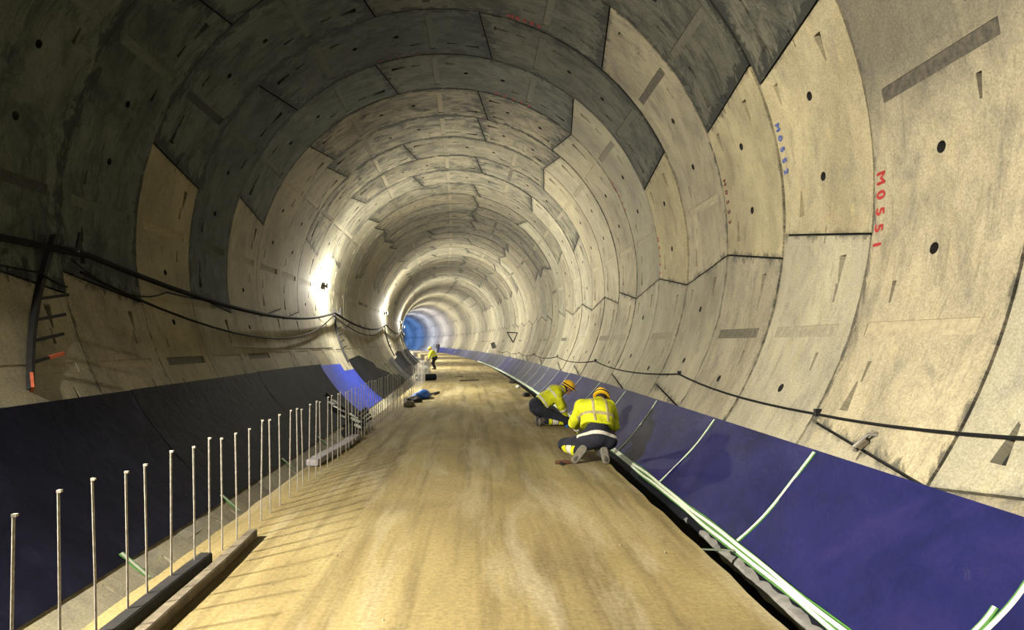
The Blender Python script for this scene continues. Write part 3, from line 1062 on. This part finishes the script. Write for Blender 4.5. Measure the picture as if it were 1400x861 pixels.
# litter along the right floor edge
for k, (s, off, r_, mt, lb) in enumerate(((14.9, 2.62, .10, 'white', 'white scrap of sheet on the right floor edge behind the worker'), (16.0, 2.66, .13, 'tarblack', 'black crumpled scrap on the right floor edge'),
                                      (17.3, 2.6, .10, 'tarblack', 'second black scrap further along the right floor edge'), (20.5, 2.50, .16, 'tarblack', 'dark flat rag on the right floor edge'),
                                      (24.2, 2.55, .13, 'white', 'small white scrap further down the right floor edge'), (27, 2.55, .16, 'tarblack', 'farthest dark rag on the right floor edge'))):
    lump('scrap', at(off - .1, s, F_), r_, M[mt], lb, 'scrap', (.9, 1.6, .5), 20 + k, .4, None, 2)
# pebbles, uncountable grit
mb = MB()
for k in range(260):
    s = random.uniform(2.8, 22); off = random.uniform(-1.4, 2.5); r_ = random.uniform(.004, .013)
    p = at(off, s, F_ + r_ * .5)
    mb.add([p + Vector(q) * r_ for q in ((1, 0, 0), (-.2, 1.1, 0), (-1, -.2, 0), (.1, -1, 0), (.1, .1, .8), (0, 0, -.6))],
           [(0, 1, 4), (1, 2, 4), (2, 3, 4), (3, 0, 4), (1, 0, 5), (2, 1, 5), (3, 2, 5), (0, 3, 5)])
o = mb.build('floor_grit', M['pebble'])
tag(o, 'scattered small grit on the dusty roadway', 'grit', None, 'stuff')

# ------------------------------------------------------------------ signs on the right wall
def wall_axes(th, s):
    p = frame(s)[1]
    n = Vector((-math.cos(rad(th)) * math.cos(p), -math.cos(rad(th)) * math.sin(p), -math.sin(rad(th))))
    y = Vector((-math.sin(p), math.cos(p), 0))
    z = n.cross(y) * -1
    if z.z < 0: z = -z
    return n, y, z


s_, th_ = 43.1, -16.3
c_ = onwall(th_, s_, R - .38)
sg = tag(empty('triangle_sign', c_), 'inverted black triangle frame fixed on the right wall', 'sign')
tri = [Vector((-.36, 0, .34)), Vector((.34, 0, .30)), Vector((.06, 0, -.36))]
for i in range(3):
    MB().bar(tri[i], tri[(i + 1) % 3], .07, .05, up=(0, 1, 0)).build('frame_bar', M['darksteel'], sg)
MB().bar(tri[1], (.36, 0.02, .30), .04, .04).build('standoff', M['darksteel'], sg)
s_, th_ = 55.6, -24.8
c_ = onwall(th_, s_, R - .30)
bx = tag(empty('junction_box', c_), 'small dark junction box on the far right wall', 'box')
ax_ = (Vector((.94, 0, .34)), Vector((0, 1, 0)), Vector((-.34, 0, .94)))
MB().box((0, 0, 0), (.17, .09, .26), ax_).build('housing', M['darksteel'], bx)
MB().box((0, -.098, 0), (.13, .01, .21), ax_).build('cover', M['cable2'], bx)
# cable clamp across the lowest near seam
s_ = (Z0 + 5.22) / 2 + .27
th_ = -31.05
n_, y_, z_ = wall_axes(th_, 5.2)
c_ = onwall(th_, 5.2, R)
cl_ = tag(empty('seam_clamp', c_), 'small steel clamp bridging the slanted seam above the blue membrane', 'clamp')
dd = (z_ * .8 + y_ * -.55).normalized()
MB().tube([n_ * .0 - dd * .11, n_ * .05 - dd * .09, n_ * .055 + dd * .07, n_ * .0 + dd * .11], .014, 8).build('bolt', M['steel'], cl_, True)
MB().box(n_ * .03 - dd * .02, (.05, .03, .02), (dd, n_.cross(dd), n_)).build('plate', M['wood'], cl_)
MB().tube([n_ * .02 + dd * .12, n_ * .03 + dd * .13 + y_ * .05, n_ * .03 + y_ * .06, n_ * .02 - dd * .12 + y_ * .03, n_ * .02 - dd * .13], .005, 6).build('wire_loop', M['steel'], cl_, True)


# ------------------------------------------------------------------ stencilled ring numbers
def stencil(n, unit, text, th_start, v0, size, mat, step):
    """letters painted beside a joint, one under another, turned on their side"""
    par = seg_objs.get((n, unit % 13))
    if par is None:
        return
    V_, F2 = [], []
    for k, ch in enumerate(text):
        cu = bpy.data.curves.new('t', 'FONT')
        cu.body = ch; cu.size = size; cu.align_x = 'CENTER'; cu.align_y = 'CENTER'
        tmp = bpy.data.objects.new('t', cu)
        C.objects.link(tmp)
        dg = bpy.context.evaluated_depsgraph_get()
        me = tmp.evaluated_get(dg).to_mesh()
        b = len(V_)
        n0 = len(me.vertices)
        jit = [(0, 0), (.007, 0), (-.007, 0), (0, .007), (0, -.007)]
        for vv, (jx, jy) in [(vv, j_) for j_ in jit for vv in me.vertices]:
            # glyph x runs down the wall, glyph y runs towards the camera-side of the ring
            th = th_start - step * k - deg((vv.co.x + jx) / R)
            V_.append(onwall(th, Z0 + (n + v0) * W - vv.co.y - jy, R - .004))
        for q_ in range(len(jit)):
            for p in me.polygons:
                F2.append(tuple(b + q_ * n0 + i for i in p.vertices))
        tmp.evaluated_get(dg).to_mesh_clear()
        bpy.data.objects.remove(tmp)
        bpy.data.curves.remove(cu)
    o = pydata('stencil_marking', V_, F2, mat)
    o.parent = par
    o.matrix_parent_inverse = par.matrix_world.inverted()
    return o


bpy.context.view_layer.update()
stencil(0, -1, 'M0551', .5, .94, .17, M['red'], 2.0)
stencil(1, 0, 'M0552', 14.4, .93, .13, M['bluepaint'], 1.75)
stencil(2, 0, 'M0553', 11.5, .93, .13, M['darkpaint'], 1.9)
stencil(3, 1, 'M0554', 23.6, .93, .15, M['red'], 2.2)
stencil(4, 0, 'M0555', 8.0, .95, .12, M['red'], 2.2)
stencil(5, 0, 'M0556', 30.0, .95, .12, M['red'], 2.2)
stencil(3, 2, 'M0554', 73.5, .93, .16, M['red'], 1.7)
stencil(4, 3, 'M0555', 107.0, .95, .14, M['darkpaint'], 2.6)
stencil(5, 2, 'M0556', 75.0, .95, .14, M['red'], 2.6)


# ------------------------------------------------------------------ people (signed distance figures)
def cone(P, a, b, ra, rb):
    a, b = np.array(a, float), np.array(b, float)
    d = b - a
    t = np.clip(((P - a) @ d) / max(d @ d, 1e-9), 0, 1)
    return np.linalg.norm(P - a - t[..., None] * d, axis=-1) - (ra + (rb - ra) * t)


def ellip(P, c, r, rot=None):
    q = P - np.array(c, float)
    if rot is not None:
        q = q @ rot
    r = np.array(r, float)
    k0 = np.linalg.norm(q / r, axis=-1)
    k1 = np.linalg.norm(q / (r * r), axis=-1) + 1e-9
    return k0 * (k0 - 1) / k1


def smin(a, b, k):
    h = np.clip(.5 + .5 * (b - a) / k, 0, 1)
    return b + (a - b) * h - k * h * (1 - h)


def union(ds, k):
    r = ds[0]
    for d in ds[1:]:
        r = smin(r, d, k)
    return r


def basis(fwd, up):
    f = Vector(fwd).normalized()
    x = f.cross(Vector(up)).normalized()
    u = x.cross(f)
    return np.array([tuple(x), tuple(f), tuple(u)]).T    # columns right, forward, up


def net(fn, lo, hi, h):
    """naive surface nets"""
    lo, hi = np.array(lo), np.array(hi)
    n = np.ceil((hi - lo) / h).astype(int) + 1
    g = np.stack(np.meshgrid(*[lo[i] + h * np.arange(n[i]) for i in range(3)], indexing='ij'), -1)
    D = fn(g)
    ins = D < 0
    nx, ny, nz = n - 1
    acc = np.zeros((nx, ny, nz, 3)); cnt = np.zeros((nx, ny, nz))
    cs = [(i, j, k) for i in (0, 1) for j in (0, 1) for k in (0, 1)]
    sl = lambda c: (slice(c[0], c[0] + nx), slice(c[1], c[1] + ny), slice(c[2], c[2] + nz))
    for a in cs:
        for ax in range(3):
            if a[ax] == 0:
                b = list(a); b[ax] = 1; b = tuple(b)
                da, db = D[sl(a)], D[sl(b)]
                m = ins[sl(a)] != ins[sl(b)]
                t = np.where(m, da / np.where(m, da - db, 1), 0)
                p = g[sl(a)].copy(); p[..., ax] += t * h
                acc += np.where(m[..., None], p, 0); cnt += m
    used = cnt > 0
    idx = -np.ones((nx, ny, nz), int)
    idx[used] = np.arange(used.sum())
    V_ = acc[used] / cnt[used][:, None]
    quads = []
    for ax in range(3):
        o1, o2 = (ax + 1) % 3, (ax + 2) % 3
        A = [slice(0, n[i]) for i in range(3)]; B = [slice(0, n[i]) for i in range(3)]
        A[ax] = slice(0, n[ax] - 1); B[ax] = slice(1, n[ax])
        m = ins[tuple(A)] != ins[tuple(B)]
        I = np.argwhere(m)
        I = I[(I[:, o1] > 0) & (I[:, o2] > 0) & (I[:, o1] < n[o1] - 1) & (I[:, o2] < n[o2] - 1)]
        fl_ = ins[tuple(A)][tuple(I.T)]
        def cell(d1, d2):
            q = I.copy(); q[:, o1] += d1; q[:, o2] += d2
            return idx[tuple(q.T)]
        Q = np.stack([cell(-1, -1), cell(0, -1), cell(0, 0), cell(-1, 0)], 1)
        Q[~fl_] = Q[~fl_][:, ::-1]
        quads.append(Q)
    return V_, np.concatenate(quads)


def net_obj(name, fn, lo, hi, h, mat, parent, label=None):
    V_, Q = net(fn, lo, hi, h)
    o = pydata(name, V_, [tuple(int(i) for i in q) for q in Q], mat, parent, True)
    if label: o['label'] = label
    return o


def wr(P, f=16, a=.006, s=0):
    """cloth wrinkles"""
    x, y, z = P[..., 0], P[..., 1], P[..., 2]
    return a * (np.sin(f * x + 1.7 * np.sin(f * .7 * z + s)) * np.sin(f * .9 * z + 1.3 * np.sin(f * .8 * y + s)) + .5 * np.sin(f * 2.1 * y + f * 1.3 * z + s))


def box_of(*pts, pad=.2):
    a = np.array(pts)
    return a.min(0) - pad, a.max(0) + pad


def worker(name, loc, J, label, h=.013, strap=True, bands=(), helmet_mat='helmet', jacket='hivis', hood=False, legband=True):
    """J: joint dictionary in metres, local to loc (x right, y away, z up)"""
    root = tag(empty(name, loc), label, 'person')
    g = lambda k: np.array(J[k], float)
    pel, che, nec, hd = g('pelvis'), g('chest'), g('neck'), g('head')
    sides = ('l', 'r')
    # body: one continuous figure, covered by the clothes
    def body(P):
        ds = [cone(P, pel, che, .125, .135), cone(P, che, nec, .11, .06), cone(P, nec, hd, .055, .06)]
        for q in sides:
            ds += [cone(P, che, g('sh' + q), .09, .06), cone(P, g('sh' + q), g('el' + q), .055, .042), cone(P, g('el' + q), g('wr' + q), .042, .029),
                   cone(P, pel, g('hip' + q), .11, .095), cone(P, g('hip' + q), g('kn' + q), .088, .06), cone(P, g('kn' + q), g('an' + q), .058, .042),
                   cone(P, g('an' + q), g('to' + q), .042, .034)]
        d = union(ds, .04)
        hr = basis(J['look'], J['hup'])
        head = ellip(P, hd, (.075, .098, .118), hr)
        q = (P - hd) @ hr
        face = [head, ellip(P, hd + hr @ np.array((0, .098, -.012)), (.014, .020, .024), hr), ellip(P, hd + hr @ np.array((0, .06, -.085)), (.045, .04, .035), hr),
                ellip(P, hd + hr @ np.array((.078, -.005, -.01)), (.012, .02, .032), hr), ellip(P, hd + hr @ np.array((-.078, -.005, -.01)), (.012, .02, .032), hr)]
        hh = union(face, .012)
        for sx in (-1, 1):
            hh = np.maximum(hh, -ellip(P, hd + hr @ np.array((sx * .032, .105, .012)), (.017, .018, .010), hr))
        hh = np.maximum(hh, -ellip(P, hd + hr @ np.array((0, .112, -.062)), (.026, .016, .005), hr))
        return smin(d, hh, .02)
    allp = [J[k] for k in J if k[:-1] not in ('sole', 'hand', 'palm') and k not in ('look', 'hup', 'hem')]
    lo, hi = box_of(*allp)
    net_obj('body', body, lo + .06, hi - .06, h * 1.2, M['skin'], root)

    lat = (g('shr') - g('shl')) / np.linalg.norm(g('shr') - g('shl')) * J.get('wide', .08)
    def jac(P, e=0.0):
        ds = [cone(P, pel + (che - pel) * .1 + lat, che + lat, .165, .165), cone(P, pel + (che - pel) * .1 - lat, che - lat, .165, .165), cone(P, che, nec, .16, .09)]
        for q in sides:
            ds += [cone(P, che, g('sh' + q), .13, .098)]
        d = union(ds, .07)
        for q in sides:
            d = smin(d, union([cone(P, g('sh' + q), g('el' + q), .102, .084), cone(P, g('el' + q), g('wr' + q) + (g('el' + q) - g('wr' + q)) * .12, .070, .052)], .02), .035)
        ax = (che - pel) / np.linalg.norm(che - pel)
        d = np.maximum(d, -((P - pel) @ ax) + .0 + J.get('hem', .06))
        d = np.maximum(d, ((P - nec) @ ((hd - nec) / np.linalg.norm(hd - nec))) - .03)
        return d - wr(P, 15, .008) - e
    net_obj('jacket', jac, lo, hi, h, M[jacket], root, 'hi-vis yellow work jacket')

    def tro(P, e=0.0):
        ds = [cone(P, pel + (che - pel) * .3, pel, .158, .172)]
        for q in sides:
            ds += [cone(P, pel, g('hip' + q), .16, .145), cone(P, g('hip' + q), g('kn' + q), .128, .090), cone(P, g('kn' + q), g('an' + q), .088, .072)]
        d = union(ds, .05)
        return d - wr(P, 17, .008, 2) - e
    lo2, hi2 = box_of(pel, che, *[J[k + q] for k in ('hip', 'kn', 'an') for q in sides])
    net_obj('trousers', tro, lo2, hi2, h, M['navycloth'], root, 'dark navy work trousers')
    ax = (che - pel) / np.linalg.norm(che - pel)
    for (t, w_, mt, src) in bands:
        c = pel + (che - pel) * t
        fn = (lambda P, c=c, w_=w_, src=src: np.maximum((jac if src == 'j' else tro)(P, .007), np.maximum(np.abs((P - c) @ ax) - w_, np.linalg.norm(P - c, axis=-1) - .30)))
        l3, h3 = box_of(c, pad=.31)
        net_obj('reflective_band', fn, l3, h3, h * .75, M[mt], root)
    if strap:      # upright reflective braces over the back
        lu = lat / np.linalg.norm(lat)
        for o_ in (-.10, .10):
            fn = lambda P, o_=o_: np.maximum(jac(P, .005), np.maximum(np.abs((P - che) @ lu - o_) - .021, np.linalg.norm(P - (che - ax * .02), axis=-1) - .29))
            l3, h3 = box_of(che + lu * o_, pad=.31)
            net_obj('reflective_brace', fn, l3, h3, h * .8, M['reflect_dirty'], root)
    if legband:
        for q, t0, t1, mt in (('l', .35, .62, 'reflect'), ('l', .05, .33, 'hivis'), ('l', .64, .8, 'hivis')):
            a, b = g('kn' + q), g('an' + q)
            fn = (lambda P, a=a, b=b, t0=t0, t1=t1: np.maximum(cone(P, a, b, .098, .082) - wr(P, 17, .008, 2), np.abs((P - (a + (b - a) * (t0 + t1) / 2)) @ ((b - a) / np.linalg.norm(b - a))) - (t1 - t0) / 2 * np.linalg.norm(b - a)))
            l3, h3 = box_of(a, b, pad=.16)
            net_obj('leg_band', fn, l3, h3, h * .8, M[mt], root)
        for q in sides:     # sleeve bands
            a, b = g('el' + q), g('wr' + q)
            c = a + (b - a) * .35
            u_ = (b - a) / np.linalg.norm(b - a)
            fn = lambda P, c=c, u_=u_: np.maximum(jac(P, .007), np.maximum(np.abs((P - c) @ u_) - .028, np.linalg.norm(P - c, axis=-1) - .11))
            l3, h3 = box_of(c, pad=.16)
            net_obj('sleeve_band', fn, l3, h3, h * .7, M['reflect'], root)
    # boots
    for q in sides:
        an, to = g('an' + q), g('to' + q)
        dn = g('sole' + q)
        dn = dn / np.linalg.norm(dn)
        heel = an - (to - an) * .30 + dn * .055
        def boot(P):
            return union([cone(P, an - dn * .09, an + dn * .03, .064, .064), cone(P, heel - dn * .012, to + dn * .015, .056, .052)], .03)
        l3, h3 = box_of(an, to, heel, an - dn * .09, pad=.13)
        bo = net_obj('boot', boot, l3, h3, h * .75, M['boot'], root)
        mid = (heel + to) / 2
        def sole(P):
            d = cone(P, heel + dn * .02, to + dn * .02, .064, .060)
            return np.maximum(d, np.abs((P - mid) @ dn - .045) - .014)
        net_obj('sole', sole, l3, h3, h * .6, M['sole'], bo)
    # hands: palm, four bent fingers and a thumb
    for q in sides:
        w0 = g('wr' + q)
        B = basis(J['hand' + q], J['palm' + q])       # right, forward, up(= back of hand)
        T = lambda x, y, z: w0 + B @ np.array((x, y, z))
        sgn = 1 if q == 'l' else -1
        def hand(P):
            palm = union([cone(P, T(0, 0, 0), T(0, .03, 0), .030, .034), cone(P, T(-.026, .075, 0), T(.026, .078, 0), .018, .018), cone(P, T(-.018, .03, 0), T(.018, .03, 0), .022, .022), cone(P, T(0, .04, -.003), T(0, .07, -.003), .024, .022)], .02)
            d = palm
            for i, (x, L) in enumerate(((-.033, .062), (-.011, .074), (.011, .070), (.032, .055))):
                k0, k1, k2, k3 = T(x, .085, 0), T(x * 1.05, .085 + L * .5, -.012), T(x * 1.0, .085 + L * .72, -.036), T(x * .95, .085 + L * .62, -.058)
                d = smin(d, union([cone(P, k0, k1, .0105, .0095), cone(P, k1, k2, .0095, .009), cone(P, k2, k3, .009, .008)], .004), .008)
            d = smin(d, union([cone(P, T(sgn * .028, .03, -.004), T(sgn * .056, .062, -.02), .014, .0115), cone(P, T(sgn * .056, .062, -.02), T(sgn * .050, .092, -.038), .011, .009)], .006), .01)
            return d
        l3, h3 = box_of(T(0, 0, 0), T(0, .13, 0), pad=.11)
        net_obj('glove', hand, l3, h3, max(.0075, h * .45), M['glove'], root)
    # helmet
    hr = basis(J['look'], J['hup'])
    Tt = lambda x, y, z: hd + hr @ np.array((x, y, z))
    def shell(P):
        q_ = (P - hd) @ hr
        d = ellip(P, Tt(0, -.005, .035), (.118, .142, .128), hr)
        d = np.maximum(d, -(q_[..., 2] - .022))
        rib = np.maximum(ellip(P, Tt(0, -.005, .035), (.125, .150, .136), hr), np.maximum(np.abs(q_[..., 0]) - .016, -(q_[..., 2] - .06)))
        brim = np.maximum(ellip(P, Tt(0, .02, .03), (.128, .185, .06), hr), np.abs(q_[..., 2] - .026) - .008)
        return union([d, rib, brim], .01)
    l3, h3 = box_of(hd, pad=.215)
    he = net_obj('helmet', shell, l3, h3, h * .7, M[helmet_mat], root, 'yellow safety helmet')
    if strap:
        def st(P):
            q_ = (P - hd) @ hr
            return np.maximum(ellip(P, Tt(0, -.005, .035), (.126, .150, .136), hr), np.abs(q_[..., 2] - .050) - .014)
        net_obj('goggle_strap', st, l3, h3, h * .7, M['strap'], he)
        def hairf(P):
            q_ = (P - hd) @ hr
            return np.maximum(np.maximum(ellip(P, hd, (.086, .108, .124), hr), q_[..., 2] - .02), np.maximum(q_[..., 1] - .02, -(q_[..., 2] + .085)))
        net_obj('hair', hairf, l3, h3, h * .8, M['hair'], root)
    return root


# nearer worker: back to the camera, kneeling on his heels
B0 = Vector((1.62, 9.15, FLOOR))
JB = dict(pelvis=(.07, .0, .40), chest=(.10, .20, .74), neck=(.16, .36, .86), head=(.215, .455, .90), look=(.35, .8, -.75), hup=(.1, .6, .65),
          shl=(-.12, .25, .79), ell=(-.22, .42, .52), wrl=(-.02, .70, .28), shr=(.31, .30, .77), elr=(.42, .44, .50), wrr=(.42, .74, .24),
          hipl=(-.07, .03, .33), knl=(-.36, .36, .20), anl=(-.17, .0, .16), tol=(-.265, -.06, .055), solel=(-.1, -1, .25),
          hipr=(.21, .03, .33), knr=(.24, .47, .12), anr=(.15, .0, .14), tor=(.17, -.07, .05), soler=(.1, -1, .25),
          handl=(.5, .8, -.35), palml=(0, .4, 1), handr=(0, .8, -.6), palmr=(0, .6, .8), hem=.13)
worker('person', B0, JB, 'nearer kneeling worker seen from behind in soiled hi-vis jacket and yellow helmet', bands=((-.06, .026, 'reflect', 't'), (.72, .024, 'reflect_dirty', 'j')))
# further worker: side on, bent forward over the membrane edge
A0 = Vector((1.45, 13.25, FLOOR))
JA = dict(pelvis=(-.27, -.02, .42), chest=(.10, .03, .68), neck=(.28, .04, .76), head=(.375, .05, .79), look=(.85, .15, -.55), hup=(.5, 0, .85),
          shl=(.13, .21, .67), ell=(.30, .27, .40), wrl=(.36, .16, .17), shr=(.12, -.16, .67), elr=(.20, -.22, .42), wrr=(.33, -.10, .20),
          hipl=(-.25, .11, .36), knl=(.22, .20, .13), anl=(-.20, .16, .12), tol=(-.26, .17, .04), solel=(-1, 0, .0),
          hipr=(-.25, -.13, .36), knr=(.30, -.12, .12), anr=(-.14, -.15, .12), tor=(-.24, -.15, .045), soler=(-1, -.2, .0),
          handl=(.6, 0, -.8), palml=(.8, 0, .6), handr=(.6, .3, -.7), palmr=(.8, 0, .6), hem=.10)
# camera-side leg carries the hi-vis band: swap names so the band sits on it
for a_, b_ in (('hip', 'hip'), ('kn', 'kn'), ('an', 'an'), ('to', 'to'), ('sole', 'sole')):
    JA[a_ + 'l'], JA[a_ + 'r'] = JA[a_ + 'r'], JA[a_ + 'l']
worker('person', A0, JA, 'further kneeling worker bent sideways over the membrane edge in clean hi-vis jacket', bands=((.30, .024, 'reflect', 'j'), (.86, .022, 'reflect', 'j')))
# distant standing figures
JS = dict(pelvis=(0, 0, .95), chest=(0, .02, 1.28), neck=(0, .02, 1.46), head=(0, .03, 1.60), look=(.2, 1, -.1), hup=(0, 0, 1),
          shl=(-.18, .02, 1.40), ell=(-.26, .0, 1.12), wrl=(-.24, .12, .90), shr=(.18, .02, 1.40), elr=(.26, .0, 1.12), wrr=(.25, .10, .88),
          hipl=(-.10, 0, .90), knl=(-.11, .03, .50), anl=(-.11, .0, .11), tol=(-.12, .16, .05), solel=(0, 0, -1),
          hipr=(.10, 0, .90), knr=(.12, .04, .50), anr=(.13, .02, .11), tor=(.14, .18, .05), soler=(0, 0, -1),
          handl=(0, .3, -1), palml=(-1, 0, 0), handr=(0, .3, -1), palmr=(1, 0, 0), hem=.0)
JC = dict(JS); JC.update(pelvis=(.04, 0, .78), chest=(-.10, .05, 1.06), neck=(-.20, .06, 1.20), head=(-.27, .07, 1.31), look=(-.8, .5, -.4), shl=(-.22, .20, 1.14), shr=(-.12, -.16, 1.14),
          ell=(-.30, .22, .88), wrl=(-.38, .20, .66), elr=(-.24, -.18, .88), wrr=(-.36, -.12, .68), hipl=(.04, .10, .72), hipr=(.04, -.10, .72), knl=(-.10, .12, .42), knr=(-.06, -.12, .42),
          anl=(.02, .12, .11), anr=(.06, -.12, .11), tol=(-.14, .13, .05), tor=(-.10, -.13, .05))
worker('person', at(-1.30, 41.0, FLOOR), JC, 'distant worker in yellow vest stooping at the left floor edge', .022, False, ((.45, .03, 'reflect', 'j'),), 'helmet', legband=False)
JW = dict(JS); JW.update(knl=(-.10, .10, .52), anl=(-.10, .20, .13), tol=(-.10, .35, .05), knr=(.11, -.02, .48), anr=(.11, -.22, .13), tor=(.11, -.08, .05))
worker('person', at(1.6, 103.0, FLOOR), JW, 'farthest tiny figure in dark clothes walking down the roadway', .024, False, (), 'strap', 'navycloth', legband=False)

# ------------------------------------------------------------------ tools by the workers
t_ = tag(empty('hand_tool', Vector((1.16, 9.02, FLOOR))), 'small rusty brown hand tool on the floor beside the nearer worker', 'tool')
MB().tube([(-.10, 0, .03), (.02, .0, .035), (.12, .03, .03)], [.028, .032, .026], 10).build('tool_body', M['orange'], t_, True)
MB().bar((-.02, -.005, .03), (-.01, -.10, .02), .035, .035).build('tool_grip', M['tarblack'], t_)
t_ = tag(empty('welding_gun', Vector((1.82, 13.12, FLOOR))), 'pale handheld welding gun in the further worker\'s hands', 'tool')
MB().tube([(-.10, 0, .30), (.0, .01, .16)], [.024, .022], 10).build('tool_body', M['steel'], t_, True)
MB().tube([(.0, .01, .16), (.03, .02, .06)], [.015, .010], 8).build('nozzle', M['darksteel'], t_, True)
lump('cloth', Vector((1.80, 13.0, FLOOR)), .07, M['bluesheet'], 'small blue cloth under the further worker\'s hands', 'cloth', (1.2, 1, .6), 31, .3, None, 2)
